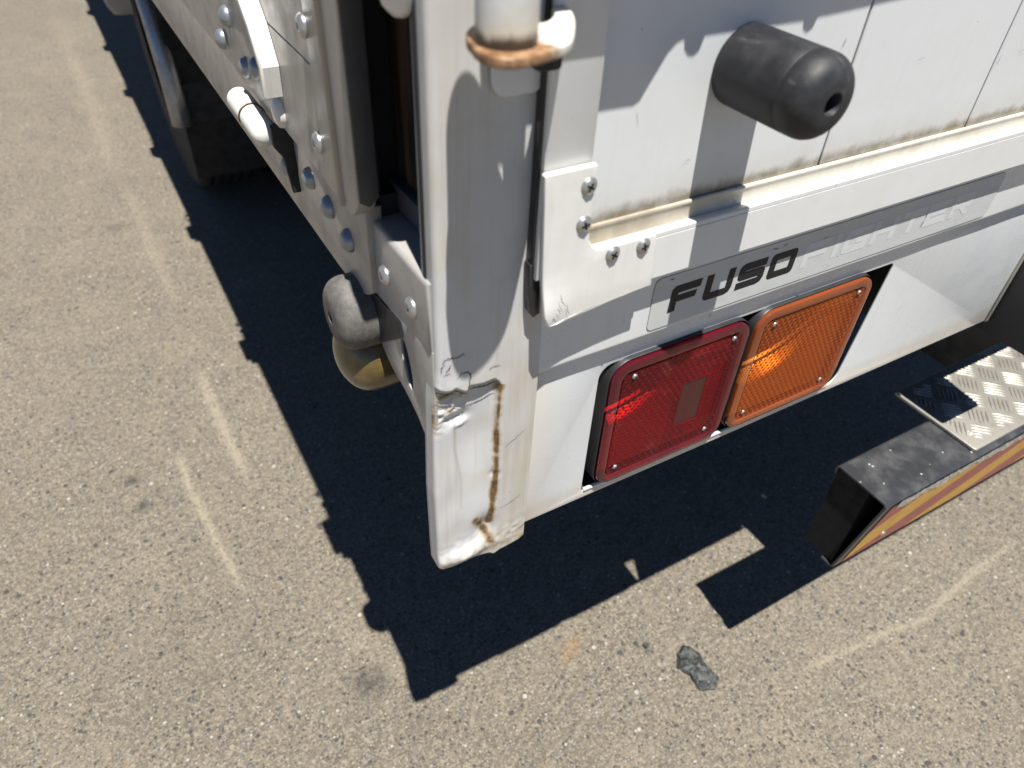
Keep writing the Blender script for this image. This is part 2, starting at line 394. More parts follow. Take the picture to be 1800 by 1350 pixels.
def ground_mat():
    t = NT('worn_asphalt'); c = t.co()
    big = t.noise(c, 1.6, 5, .6); mid = t.noise(c, 14, 5, .65); fine = t.noise(c, 170, 5, .7)
    col = t.mix(t.ramp(big, .3, .7), (.140, .118, .086), (.178, .151, .111))
    col = t.mix(t.ramp(mid, .3, .72, 0, .75), col, (.112, .096, .073))
    patch = t.noise(c, 4.5, 5, .62)
    col = t.mix(t.ramp(patch, .52, .68, 0, .55), col, (.196, .165, .118))
    col = t.mix(t.ramp(patch, .44, .30, 0, .5), col, (.112, .099, .082))
    mot = t.noise(c, 62, 4, .7)
    col = t.mix(t.ramp(mot, .46, .66, 0, .7), col, (.222, .190, .142))
    col = t.mix(t.ramp(mot, .47, .30, 0, .7), col, (.082, .069, .052))
    clump = t.noise(c, 120, 3, .55)
    col = t.mix(t.ramp(clump, .56, .66, 0, .75), col, (.275, .242, .186))
    col = t.mix(t.ramp(clump, .42, .33, 0, .80), col, (.062, .053, .041))
    grain = t.noise(c, 230, 2, .5)
    col = t.mix(t.ramp(grain, .56, .70, 0, .85), col, (.300, .268, .212))
    col = t.mix(t.ramp(grain, .43, .30, 0, .85), col, (.055, .047, .037))
    col = t.mix(t.ramp(fine, .50, .72, 0, .7), col, (.260, .228, .176))
    col = t.mix(t.ramp(fine, .46, .28, 0, .8), col, (.066, .058, .047))
    h = t.math('MULTIPLY', fine, .5)
    for sc, lo, wdt, amt in ((95.0, .58, .36, .9), (170.0, .55, .38, .85), (52.0, .86, .32, .9)):
        v = t.n('TexVoronoi', {'Vector': t.mapv(c, (1, 1, .5), (sc * .01, 0, 0)), 'Scale': sc, 'Randomness': 1.0})
        cx = t.xyz(v.outputs['Color'])
        wob = t.math('ADD', v.outputs['Distance'], t.math('MULTIPLY', t.math('SUBTRACT', fine, .5), .25))
        m = t.math('MULTIPLY', t.ramp(wob, wdt, wdt - .10), t.ramp(cx[0], lo, lo + .03))
        stone = t.n('ValToRGB', {0: cx[1]}); r = stone.color_ramp; r.interpolation = 'CONSTANT'
        r.elements[0].color = (.052, .054, .056, 1); r.elements[0].position = 0
        r.elements[1].color = (.135, .134, .131, 1); r.elements[1].position = .22
        for p, cc in ((.45, (.20, .19, .165, 1)), (.62, (.25, .222, .172, 1)), (.80, (.38, .36, .31, 1)), (.92, (.16, .125, .09, 1))):
            e = r.elements.new(p); e.color = cc
        col = t.mix(t.math('MULTIPLY', m, amt), col, stone.outputs[0])
        h = t.math('ADD', h, t.math('MULTIPLY', m, .55))
    n1 = t.noise(c, 60, 4, .7)
    col = t.mix(t.math('MULTIPLY', t.attr('pale'), t.ramp(fine, .3, .6, .5, 1)), col, (.30, .260, .190))
    col = t.mix(t.math('MULTIPLY', t.attr('stain'), t.ramp(n1, .3, .6, .4, 1)), col, (.045, .041, .036))
    col = t.mix(t.math('MULTIPLY', t.attr('orange'), t.ramp(n1, .35, .6, .2, 1)), col, (.27, .155, .062))
    nrm = t.bump(h, 1.0, .0060); nrm = t.bump(t.noise(c, 700, 3, .7), .5, .0012, nrm)
    return t.end(t.bsdf(col, t.ramp(fine, .3, .7, .62, .9), normal=nrm, spec=.35))
M_ground = ground_mat()

# ------------------------------------------------------------------ ground
def axis_coords(lo, hi, step, far):
    core = list(np.arange(lo, hi + 1e-6, step)); out = []; d = step; x = core[0]
    while x > -far: d *= 1.6; x -= d; out.append(max(x, -far))
    left = out[::-1]; out = []; d = step; x = core[-1]
    while x < far: d *= 1.6; x += d; out.append(min(x, far))
    return np.array(left + core + out)
gx = axis_coords(-.75, 1.6, .0085, 90); gy = axis_coords(-.5, 3.2, .0085, 90)
XX, YY = np.meshgrid(gx, gy); nx, ny = len(gx), len(gy)
P2 = np.stack([XX.ravel(), YY.ravel()], 1)
zz = np.zeros(len(P2))
gv = np.column_stack([P2, zz]); idx = np.arange(nx * ny).reshape(ny, nx)
gf = np.stack([idx[:-1, :-1].ravel(), idx[:-1, 1:].ravel(), idx[1:, 1:].ravel(), idx[1:, :-1].ravel()], 1)
gme = bpy.data.meshes.new('ground'); gme.from_pydata(gv.tolist(), [], gf.tolist()); gme.update()
pale = np.zeros(len(P2)); stain = np.zeros(len(P2)); orange = np.zeros(len(P2))
def streak(poly, w, s, fade=.25):
    d, a = seg_dist(P2, poly); end = sstep(a, 0, fade) * sstep(1 - a, 0, fade)
    return np.exp(-(d / w) ** 2) * s * end
pale = np.maximum(pale, streak([(-.1144, 2.72), (-.1052, 2.14), (-.0918, 1.635)], .020, .30))
pale = np.maximum(pale, streak([(-.1043, 1.42), (-.1028, 1.28), (-.097, 1.085), (-.0821, .85)], .013, .75))
pale = np.maximum(pale, streak([(-.2171, 1.12), (-.213, .956), (-.1943, .78), (-.1693, .59)], .0085, .85, .16))
pale = np.maximum(pale, streak([(.72, -.066), (.7641, -.0705), (.9429, -.0906), (1.0457, -.1092), (1.2291, -.0894), (1.3636, -.084), (1.5, -.08)], .0065, .8))
pale = np.maximum(pale, streak([(-.147, 5.1), (-.13, 3.6), (-.138, 2.63)], .04, .3))
pale = np.maximum(pale, streak([(-.05, .55), (.0, .40), (.12, .22)], .03, .18))
def blot(x, y, r, s, e=1.0, ang=0):
    dx, dy = P2[:, 0] - x, P2[:, 1] - y; ca, sa = math.cos(ang), math.sin(ang)
    u, v = dx * ca + dy * sa, (-dx * sa + dy * ca) * e
    return np.exp(-((u * u + v * v) / r ** 2)) * s
stain = np.maximum.reduce([blot(-.017, .315, .034, .8), blot(-.327, 1.046, .017, 1.0), blot(-.3175, .954, .015, 1.0), blot(-.284, .984, .009, .6),
                           blot(-.195, 2.31, .03, .55), blot(.495, .1235, .011, .7), blot(.03, .20, .05, .18), blot(-.30, .55, .16, .12), blot(.25, -.1, .18, .10)])
orange = np.maximum(blot(.36, .19, .030, .8, 2.2, .55), blot(.19, .02, .012, .3))
set_attr(gme, 'pale', pale); set_attr(gme, 'stain', stain); set_attr(gme, 'orange', orange)
ground = link('ground', gme, M_ground); ground['kind'] = 'structure'
ground['label'] = 'sunlit worn tan asphalt with pale scuff marks and embedded aggregate'; ground['category'] = 'ground'

# ------------------------------------------------------------------ the truck
truck = thing('truck', 'white cargo truck seen at its dented rear corner with red and amber lamps', 'truck', (0, 0, GZ))

# --- corner post: folded sheet, torn and dented near its foot -----------------
def post_right(z): return float(np.interp(z, [-.02, .19, .27, .42, 1.9], [.092, .0935, .0925, .0835, .0835]))
def post_left(z): return float(np.interp(z, [-.02, .10, .20, .235, .5], [.0020, .0015, .0045, .0065, .0075]))
def zb(x): return float(np.interp(x, [0, .003, .0174, .039, .052, .060, .067, .088, .094], [-.0005, -.004, -.0085, -.0075, -.0125, -.016, -.0125, -.0095, -.006]))
def zcrack(x): return float(np.interp(x, [0, .006, .012, .0155, .0204, .0245, .0298, .0312, .0443, .0541, .0603, .075], [.2205, .2185, .2145, .2138, .2155, .2115, .2078, .2128, .2105, .2112, .2045, .20]))
def post_mesh():
    rlo = list(np.linspace(0, 1, 150)); rhi = list(np.linspace(1.0, 2.0, 60)) + [2.6, 4.0, 9.0]
    # rows: 0..1 foot to tear, 1 (twice) the tear, 1..2 tear to z=.32 region, beyond straight up
    cols = []
    for i in range(5): cols.append(('s', i / 5))
    for i in range(7): cols.append(('a', i / 7))
    for i in range(101): cols.append(('f', i / 100))
    cols += [('e', .5), ('e', 1.0)]
    V = []; rust = []; tan_ = []; dark = []
    full = [('lo', t) for t in rlo] + [('hi', t) for t in rhi]
    r = .0045
    for kind, t in full:
        for ck, s in cols:
            # nominal section point
            zr = .2
            def sect(z):
                xr = post_right(z); xl = post_left(z)
                if ck == 's': return xl, .020 - (.020 - r) * s, 0.0
                if ck == 'a':
                    a = s * math.pi / 2; return xl + r - r * math.cos(a), r - r * math.sin(a), 1 - 0
                if ck == 'f': return xl + r + (xr - r - xl) * s, 0.0, 1.0
                return xr + .0015 * s, .003 * s + (.012 if s == 1 else 0), 0.0
            x, y, _ = sect(.2)
            zc, zbt = zcrack(x), zb(x)
            if kind == 'lo':
                gap = float(np.interp(x, [0, .004, .010, .016, .020, .027, .0305, .033, .045, .0535, .058, .2], [.0008, .0012, .0016, .0010, .0016, .0015, .0008, .0022, .0024, .0014, .0006, .0006]))
                z = zbt + (zc - gap - zbt) * t
            else:
                if t <= 2: z = zc + (.36 - zc) * (t - 1)
                else: z = {2.6: .45, 4.0: .8, 9.0: 1.75}[t]
            x, y, _ = sect(z)
            if z < .1: x += .0022 * float(sstep(np.array(.1 - z), 0, .1)) * (1 if ck in 'sa' else 0) * 0
            low = kind == 'lo'
            nz = noise.noise(Vector((x * 60, z * 28, 3.1))); nz2 = noise.noise(Vector((x * 160, z * 150, 9.7))); nz3 = noise.noise(Vector((x * 330, z * 240, 1.3)))
            front = 1.0 if ck in 'af' else .35
            d = .0003 * nz
            if low:
                h = zc - z
                right_in = float(1 - sstep(np.array(x), .0555, .0605))
                left_in = float(sstep(np.array(x), -.002, .012))
                band = float(sstep(np.array(zc - z), -.002, .004)) * (1 - float(sstep(np.array(z), .02, .06)) * 0)
                depth = .0042 * band * right_in * (.55 + .45 * left_in)
                depth *= 1 - .45 * float(sstep(np.array(h), .05, .17))
                depth += .0040 * right_in * math.exp(-((x - .036) / .015) ** 2 - ((z - .150) / .055) ** 2)
                d += depth
                # crumpled corner under the tear
                c = math.exp(-((x - .014) / .014) ** 2 - ((z - .192) / .016) ** 2)
                cr = abs(noise.noise(Vector((x * 75 + z * 60, z * 130, 4.2)))); cr2 = abs(noise.noise(Vector((x * 190 - z * 90, z * 260, 8.8))))
                d += c * (.0016 - .0062 * (.28 - cr) - .0022 * (.25 - cr2))
                c2 = math.exp(-((x - .024) / .009) ** 2 - ((z - .178) / .006) ** 2); d += .0042 * c2
                c3 = math.exp(-((x - .027) / .006) ** 2 - ((z - .1715) / .003) ** 2); d -= .0022 * c3
                # pit and rolled lip at the foot
                pit = math.exp(-((x - .049) / .010) ** 2 - ((z - .028) / .016) ** 2); d += .0050 * pit
                lip = math.exp(-((z - .004) / .010) ** 2) * math.exp(-((x - .028) / .024) ** 2); d -= .0065 * lip
                d += .0010 * nz2 * math.exp(-((z - .010) / .014) ** 2)
                d += .0016 * math.exp(-((x - .058) / .004) ** 2) * math.exp(-((z - .10) / .004) ** 2)
                d += .0005 * noise.noise(Vector((x * 45, z * 30, 7))) * right_in
            else:
                g = math.exp(-((z - zc) / .010) ** 2) * math.exp(-((x - .018) / .016) ** 2)
                d += -.0005 * g + .0007 * nz2 * g
            V.append((x, y + d * front, z))
            # wear attributes
            P = np.array([[x, z]])
            ru = 0.0
            if low and ck in 'af':
                wv = .0009 + .0008 * (nz + .5)
                dd, al = seg_dist(P, [(.0600, .2045), (.0592, .19), (.0583, .15), (.0592, .103), (.0572, .074), (.0548, .032)])
                wline = wv * (1.0 + 2.2 * float(al[0]) ** 2)
                ru = max(ru, math.exp(-(dd[0] / wline) ** 2) * (.62 + .4 * float(al[0]) + .45 * nz2))
                ru = max(ru, (.26 + .2 * float(al[0])) * math.exp(-(dd[0] / .0042) ** 2) * (.8 + .7 * nz2))
                ru = max(ru, .85 * math.exp(-((x - .0585) / .0045) ** 2 - ((z - .2015) / .006) ** 2))
                dv, _ = seg_dist(P, [(.0400, .0440), (.0455, .0330), (.0520, .0200), (.0560, .0050)]); ru = max(ru, .85 * math.exp(-(dv[0] / .0042) ** 2) * (.8 + .6 * nz2))
                ru = max(ru, .5 * math.exp(-((x - .044) / .006) ** 2 - ((z - .038) / .008) ** 2))
                ru = max(ru, .75 * math.exp(-((x - .015) / .010) ** 2 - ((z - .207) / .0035) ** 2))
                ru = max(ru, .6 * math.exp(-((x - .004) / .004) ** 2 - ((z - .186) / .014) ** 2))
                ru = max(ru, .45 * math.exp(-((x - .028) / .003) ** 2 - ((z - .203) / .008) ** 2))
                dd, al = seg_dist(P, [(.0222, .176), (.0219, .143), (.027, .1055), (.0262, .07)])
                run = .34 * math.exp(-(dd[0] / .0014) ** 2) * (1 - .6 * float(al[0]))
                ru = max(ru, .30 * math.exp(-((x - .014) / .013) ** 2 - ((z - .190) / .014) ** 2) * (.7 + nz2))
                ru = max(ru, .33 * math.exp(-((z + .004) / .007) ** 2) * (.6 + nz2))
            rust.append(ru)
            tn = 0.0
            tn = float(sstep(np.array(x), .058, .066)) * float(1 - sstep(np.array(z), .17, .30)) * (.75 + .5 * nz) + .75 * math.exp(-((z + .002) / .014) ** 2) * (.8 + .8 * nz2)
            tn = max(tn, (.50 + .4 * nz) * math.exp(-((x - .030) / .022) ** 2) * float(sstep(np.array(z), .26, .40)))
            tn = max(tn, .5 * math.exp(-((x - .090) / .004) ** 2) if z < .2 else 0)
            tan_.append(tn)
            dk = run if (low and ck in 'af') else 0.0
            dark.append(min(dk, 1))
    nc = len(cols); F = []
    nlo = sum(1 for k, _ in full if k == 'lo')
    for i in range(len(full) - 1):
        if i == nlo - 1: continue      # the tear is open
        for j in range(nc - 1):
            a = i * nc + j; F.append((a, a + 1, a + nc + 1, a + nc))
    # close the tear to the right of x=.066 and on the side fold (sheet is whole there)
    i = nlo - 1
    for j in range(nc - 1):
        x = V[i * nc + j][0]
        if x > .0575 or cols[j][0] == 's': F.append((i * nc + j, i * nc + j + 1, (i + 1) * nc + j + 1, (i + 1) * nc + j))
    me = bpy.data.meshes.new('corner_post'); me.from_pydata(V, [], F); me.update()
    set_attr(me, 'rust', rust); set_attr(me, 'tan', tan_); set_attr(me, 'dark', dark)
    return me
post = link('corner_post', post_mesh(), M_post, truck, True)
def ribbon(name, pts, w, mat, parent, y=-.0004, jag=.0006, seed=0):
    rr = random.Random(seed); P = []
    for a, b in zip(pts[:-1], pts[1:]):
        n = max(2, int(math.hypot(b[0] - a[0], b[1] - a[1]) / .0011))
        for i in range(n): t = i / n; P.append((a[0] + (b[0] - a[0]) * t + rr.uniform(-jag, jag), a[1] + (b[1] - a[1]) * t + rr.uniform(-jag, jag)))
    P.append(pts[-1]); V, F = [], []; n = len(P)
    for i, p in enumerate(P):
        q0, q1 = P[max(i - 1, 0)], P[min(i + 1, n - 1)]; dx, dz = q1[0] - q0[0], q1[1] - q0[1]; L = math.hypot(dx, dz) + 1e-9
        ww = .75 * w * (.35 + .65 * math.sin(math.pi * (i + .3) / n)) * rr.uniform(.6, 1.3) / 2
        V += [(p[0] - dz / L * ww, y, p[1] + dx / L * ww), (p[0] + dz / L * ww, y, p[1] - dx / L * ww)]
    for i in range(n - 1): F.append((2 * i, 2 * i + 1, 2 * i + 3, 2 * i + 2))
    return mk(name, V, F, mat, parent)
M_crack = plain('bare_crack', (.035, .030, .026), .8)
for q, (pts, w) in enumerate((([(.0105, .2420), (.0115, .2455), (.0150, .2465), (.0195, .2448), (.0255, .2450)], .0010), ([(.0092, .2350), (.0098, .2400), (.0125, .2425)], .0009),
        ([(.0125, .2340), (.0155, .2365), (.0172, .2400)], .0008), ([(.0110, .2312), (.0140, .2325), (.0165, .2318)], .0007), ([(.0235, .2438), (.0270, .2470), (.0285, .2440)], .0006),
        ([(.0222, .2245), (.0262, .2290), (.0310, .2278), (.0338, .2240), (.0322, .2180), (.0315, .2130)], .0012),
        ([(.0480, .2232), (.0520, .2250), (.0585, .2245)], .0007), ([(.0655, .1310), (.0750, .1372), (.0845, .1440)], .0005), ([(.0640, .052), (.0760, .0545), (.0850, .0600)], .0005))):
    ribbon('paint_crack', pts, w, M_crack, post, seed=q)
M_tear_shade = plain('tear_gap_shade', (.012, .010, .009), .9)  # dark ribbons paint the shade inside the open tear
for pts, w in (([(x, zcrack(x) - .0009) for x in np.linspace(.003, .0298, 14)], .0017), ([(x, zcrack(x) - .0012) for x in np.linspace(.0312, .0555, 10)], .0024)):
    ribbon('tear', pts, w, M_tear_shade, post, y=-.0006, jag=.0003, seed=77)
post['label'] = 'dented white corner post with a torn rusty crease at its foot'
sol = post.modifiers.new('sheet', 'SOLIDIFY'); sol.thickness = .0016; sol.offset = -1
# dark inside of the post seen through the tear
box('post_core', .006, .080, .012, .016, .0, 1.7, M_under, post)

box('post_leak_stop', .062, .112, .016, .020, .02, 1.7, M_under, post)  # added unseen box that stops sun slipping through the post gap
# --- sill panel with fold, lower panel with lamp cut-out ----------------------
sx0, sx1 = .0925, 2.05
def sill():
    prof = [(.0, .302), (.0, .206)]
    for i in range(7):
        a = i / 6 * math.pi / 2; prof.append((.0045 - .0045 * math.cos(a) , .2045 - .0045 * math.sin(a)))
    prof += [(.0075, .1995), (.0078, .1950)]
    xs = list(np.linspace(sx0, .95, 70)) + [1.5, sx1]
    V, F = [], []
    for x in xs:
        for (y, z) in prof:
            w = .0005 * noise.noise(Vector((x * 14, z * 20, 4)))
            V.append((x, y + w, z))
    n = len(prof)
    for i in range(len(xs) - 1):
        for j in range(n - 1): a = i * n + j; F.append((a, a + 1, a + n + 1, a + n))
    return mk('sill_panel', V, F, M_sill, truck, 'auto')
o_sill = sill()
for (x, r) in ((.163, .0012), (.276, .0016), (.3985, .0013)):
    place('sill_rivet', lathe_mesh([(r * 1.6, 0), (r * 1.5, .0008), (r * .7, .0014), (0, .0015)], 12), M_screw, o_sill, (x, .0020, .2005), None, True)
cut = [((x - (.0150 * (1 - (z - .0105) / .165) if x > .4 else 0)), z) for x, z in rrect(.163, .5480, .0105, .1755, (.006, .014, .005, .016), 6)]
pan_out = [(.0945, .199), (.0945, .0035), (.0975, .0015), (.30, .0005), (.60, .0010), (.838, .0018), (.840, .199)]
lower = prism('lower_panel', [pan_out, cut], 'y', .0078, .0100, M_panel, truck, bev=.0006)
# rolled lip along the bottom of the cut-out and hem of the panel
for nm, pth, rr, mt in (('cutout_lip', [(.166, .0085, .0125), (.22, .0082, .0110), (.32, .0082, .0105), (.45, .0083, .0105), (.52, .0084, .0112)], .0022, M_panel),
                    ('panel_hem', [(.0945, .0105, .002), (.3, .0105, .0012), (.6, .0105, .0014), (.838, .0105, .0022)], .0018, M_panel),
                    ('edge_sealant', [(.0942, .0070, .197), (.0944, .0072, .15), (.0940, .0072, .10), (.0936, .0072, .05), (.0930, .0075, .005)], .0016, M_cove)):
    link(nm, tube_mesh(pth, rr, 8), mt, lower, True)
box('end_flange', .8405, .8470, .006, .03, .0, .20, M_gate2, lower, .001)
box('sill_backing', .10, 2.05, .02, .05, .20, .34, M_under, o_sill)

# --- name sticker --------------------------------------------------------------
stick = prism('name_sticker', rrect(.1993, .6685, .2075, .2590, .006, 5), 'y', -.00075, -.00055, M_stick, truck)
stick['label'] = 'worn silver film strip with black and faded lettering'
t_ = .0078
def glyph(ch, w, h, t):
    r = .0035
    q = lambda pts: pts
    if ch == 'F': return [[(0, 0), (t, 0), (t, h * .36), (w * .86, h * .36), (w * .89, h * .36 + t * .85), (t, h * .36 + t * .85), (t, h - t), (w * .97, h - t), (w, h), (r, h), (0, h - r)]]
    if ch == 'U': return [[(0, h), (0, r * 1.3), (r * .5, r * .3), (r * 1.3, 0), (w - r * 2, 0), (w - r * .6, r * .5), (w, r * 1.8), (w, h), (w - t, h), (w - t, t * .95), (t, t * .95), (t, h)]]
    if ch == 'S': return [[(0, 0), (w - r * 2, 0), (w - r * .6, r * .5), (w, r * 1.7), (w, h * .5 + t * .15), (w - r * .5, h * .5 + t * .45), (w - r * 1.5, h * .5 + t * .58), (t, h * .5 + t * .58), (t, h - t), (w, h - t), (w, h), (r * 1.6, h), (r * .5, h - r * .5), (0, h - r * 1.6), (0, h * .5 - t * .1), (r * .5, h * .5 - t * .45), (r * 1.3, h * .5 - t * .55), (w - t, h * .5 - t * .55), (w - t, t * .95), (0, t * .95)]]
    if ch == 'O': return [rrect(0, w, 0, h, .0045, 4), rrect(t, w - t, t * .95, h - t * .95, .0012, 2)]
    if ch == 'I': return [[(0, 0), (t, 0), (t, h), (0, h)]]
    if ch == 'G': return [[(r, 0), (w, 0), (w, h * .56), (w * .5, h * .56), (w * .5, h * .56 - t * .8), (w - t, h * .56 - t * .8), (w - t, t), (t, t), (t, h - t), (w, h - t), (w, h), (r, h), (0, h - r), (0, r)]]
    if ch == 'H': return [[(0, 0), (t, 0), (t, h * .5 - t * .45), (w - t, h * .5 - t * .45), (w - t, 0), (w, 0), (w, h), (w - t, h), (w - t, h * .5 + t * .45), (t, h * .5 + t * .45), (t, h), (0, h)]]
    if ch == 'T': return [[(w / 2 - t / 2, 0), (w / 2 + t / 2, 0), (w / 2 + t / 2, h - t), (w, h - t), (w, h), (0, h), (0, h - t), (w / 2 - t / 2, h - t)]]
    if ch == 'E': return [[(0, 0), (w, 0), (w, t), (t, t), (t, h * .5 - t * .4), (w * .9, h * .5 - t * .4), (w * .9, h * .5 + t * .4), (t, h * .5 + t * .4), (t, h - t), (w, h - t), (w, h), (0, h)]]
    if ch == 'R': return [[(0, 0), (t, 0), (t, h * .34), (w * .45, h * .34), (w - t * 1.1, 0), (w, 0), (w * .72, h * .34), (w - r, h * .34), (w, h * .34 + r), (w, h - r), (w - r, h), (0, h)], [(t, h * .34 + t * .8), (w - t, h * .34 + t * .8), (w - t, h - t), (t, h - t)]]
def write(word, x, z, w, h, gap, t, mat, y):
    for ch in word:
        ww = t if ch == 'I' else w
        polys = [[(x + u + .03 * v, z + v) for u, v in p] for p in glyph(ch, ww, h, t)]
        o = prism('letter', polys, 'y', y - .00012, y, mat, stick, smooth=False)
        x += ww + gap
write('FUSO', .2183, .2207, .0325, .0262, .0053, t_, M_letb, -.0008)
write('FIGHTER', .3745, .2207, .0345, .0262, .0062, .0074, M_letw, -.0008)

# --- rear door: planks, stile, bottom rail, corner bracket ---------------------
door = thing('rear_door', '', ''); del door['label']; del door['category']; door.parent = truck
def plank(x0, x1, parent):
    n = 10; V, F = [], []
    prof = [(x0 + .0013, .0044), (x0 + .0013, .0007), (x0 + .0019, .0)]
    xs = np.linspace(x0 + .0019, x1 - .0019, n)[1:-1]
    prof += [(x, 0.0) for x in xs] + [(x1 - .0019, 0), (x1 - .0013, .0007), (x1 - .0013, .0044)]
    zs = [.315, .34, .37, .40, .44, .5, .7, 1.0, 1.7]
    for z in zs:
        for (x, y) in prof:
            V.append((x, y + .0006 * noise.noise(Vector((x * 9, z * 9, 2))), z))
    m = len(prof)
    for i in range(len(zs) - 1):
        for j in range(m - 1): a = i * m + j; F.append((a, a + 1, a + m + 1, a + m))
    return mk('door_plank', V, F, M_door, parent, 'auto')
for a, b in ((.105, .3535), (.3535, .5470), (.5470, .741), (.741, .935), (.935, 1.06)): plank(a, b, door)
box('door_core', .10, 1.06, .0045, .03, .30, 1.7, M_hole, door)
box('door_stile', .0768, .1132, -.012, .0035, .30, 1.70, M_rail, door, .0012)
def rail(name, x0, x1, parent):
    # section of the rolled bottom rail, from the lip against the planks down to its foot (y, z)
    parts = [('lip', [(-.0002, .3262), (-.0028, .3268), (-.0034, .3258), (-.0034, .3245)]),
             ('cove', [(-.0034, .3245), (-.0026, .3230), (-.0022, .3190), (-.0024, .3140), (-.0030, .3112)]),
             ('face', [(-.0030, .3112), (-.0108, .3128), (-.0120, .3120), (-.0120, .3086), (-.0113, .3082), (-.0121, .3078), (-.0122, .2725), (-.0116, .2712), (-.0100, .2708), (.0005, .2708)])]
    xs = np.linspace(x0, x1, 40); ob = None
    for nm, prof in parts:
        V, F = [], []; n = len(prof)
        for x in xs:
            for (y, z) in prof: V.append((x, y, z + .00035 * noise.noise(Vector((x * 9, 1, 5)))))
        for i in range(len(xs) - 1):
            for j in range(n - 1): a = i * n + j; F.append((a, a + 1, a + n + 1, a + n))
        o = mk({'lip': 'rail_lip', 'cove': 'rail_cove', 'face': 'bottom_rail'}[nm], V, F, M_cove if nm != 'face' else M_rail, parent, nm != 'face')
rail('bottom_rail', .100, 1.06, door)
gus = [(.0746, .3790), (.0760, .3800), (.1128, .3800), (.1136, .3790), (.1133, .3400), (.1133, .3325), (.1143, .3255), (.1175, .3200), (.1220, .3168), (.1280, .3158), (.1715, .3163), (.1742, .3140), (.1785, .2705), (.1640, .2693), (.1442, .2676), (.1250, .2650), (.1127, .2637), (.0960, .2632), (.0845, .2636), (.0806, .2740), (.0790, .3000), (.0765, .3500)]
brk = prism('corner_bracket', gus, 'y', -.0175, -.0125, M_brk, door, bev=.0012, seg=3)
bm = bmesh.new(); bm.from_mesh(brk.data)
bmesh.ops.triangulate(bm, faces=[f for f in bm.faces if len(f.verts) > 4])
for _ in range(2):
    bmesh.ops.subdivide_edges(bm, edges=[e for e in bm.edges if e.calc_length() > .012], cuts=1)
    bmesh.ops.triangulate(bm, faces=[f for f in bm.faces if len(f.verts) > 4])
for v in bm.verts:
    x, y, z = v.co
    k = math.exp(-((x - .085) / .016) ** 2 - ((z - .272) / .018) ** 2)
    v.co.y += -.004 * k + .0008 * noise.noise(Vector((x * 70, z * 70, 0))) * (k + .25)
bm.to_mesh(brk.data); bm.free()
for p in brk.data.polygons: p.use_smooth = True
brk.data.set_sharp_from_angle(angle=R_(30))
def screw_mesh(r=.0055, h=.0024):
    bm = bmesh.new()
    me = lathe_mesh([(r * 1.12, 0), (r * 1.12, h * .15), (r, h * .2), (r * .93, h * .62), (r * .62, h * .95), (0, h)], 24)
    bm.from_mesh(me)
    n0 = len(bm.faces)
    for a in (.5, .5 + math.pi / 2):
        mt = Matrix.Rotation(a, 4, 'Y')
        res = bmesh.ops.create_cube(bm, size=1)
        for v in res['verts']: v.co = mt @ Vector((v.co.x * r * 1.15, v.co.y * h * .3 - h * .93, v.co.z * r * .26))
    bm.faces.ensure_lookup_table()
    for i, f in enumerate(bm.faces):
        if i >= n0: f.material_index = 1
        else: f.smooth = True
    return bm_mesh(bm)
for q, pts in enumerate(([(.0920, .2905), (.0935, .2850), (.0965, .2800)], [(.0905, .2790), (.0925, .2765), (.0930, .2730)], [(.0985, .2800), (.1005, .2740), (.1020, .2700)], [(.0880, .2705), (.0900, .2690), (.0905, .2670)], [(.0850, .2700), (.0865, .2705)], [(.0895, .2720), (.0880, .2680)])):
    ribbon('scratch', pts, .0006, M_crack, door, y=-.0189 - .0012 * (q in (0, 1)) - .0014, jag=.0004, seed=40 + q)
link('bracket_sealant', tube_mesh([(.1742, -.0126, .3140), (.1760, -.0126, .295), (.1788, -.0126, .2712)], .0012, 8), M_cove, door, True)
scr = screw_mesh(); scr.materials.append(M_screw); scr.materials.append(M_hole)
for k, (x, z) in enumerate(((.1083, .3663), (.1078, .3393), (.1359, .3094), (.1629, .3089))):
    o = place('screw', scr, None, door, (x, -.0175, z), (0, k * .8, 0))
seal = box('rubber_seal', .0750, .0795, -.0085, -.0005, .30, 1.7, M_seal, door, .001)
prism('seal_end', [(.0735, .3120), (.0815, .3110), (.0850, .2690), (.0795, .2665), (.0765, .2720), (.0742, .2900)], 'y', -.0085, -.0005, M_seal, door, bev=.001)
for q, (pts, w, yy) in enumerate((([(.3352, .4205), (.3355, .4262)], .0008, -.0009), ([(.5508, .3810), (.5512, .3850), (.5520, .3900)], .0006, -.0009), ([(.5750, .3890), (.5830, .3900), (.5900, .3895)], .0004, -.0009),
        ([(.2010, .3560), (.2060, .3590), (.2080, .3570)], .0004, -.0009), ([(.4300, .3990), (.4420, .4010)], .0003, -.0009), ([(.1520, .4010), (.1550, .3920)], .0003, -.0009))):
    ribbon('scratch', pts, w, M_crack, door, y=yy, jag=.0003, seed=60 + q)
for q, pts in enumerate(([(.5480, .2230), (.5490, .2290)], [(.5495, .2330), (.5500, .2380)], [(.3290, .2535), (.3360, .2530)], [(.3420, .2540), (.3470, .2545)], [(.2140, .2560), (.2180, .2555)], [(.3960, .2470), (.3990, .2480)])):
    ribbon('scratch', pts, .0011, M_crack, o_sill, y=-.0013, jag=.0005, seed=80 + q)
ribbon('scuff', [(.2560, .0075), (.2620, .0082), (.2680, .0070)], .0035, M_cove, lower, y=.0068, jag=.0006, seed=91)
for q in range(9):
    x = random.uniform(.58, .82); z = random.uniform(.03, .16); a = random.uniform(-.5, .9)
    ribbon('scratch', [(x, z), (x + .012 * math.cos(a), z + .012 * math.sin(a))], .0003, M_cove, lower, y=.0073, jag=.0003, seed=100 + q)
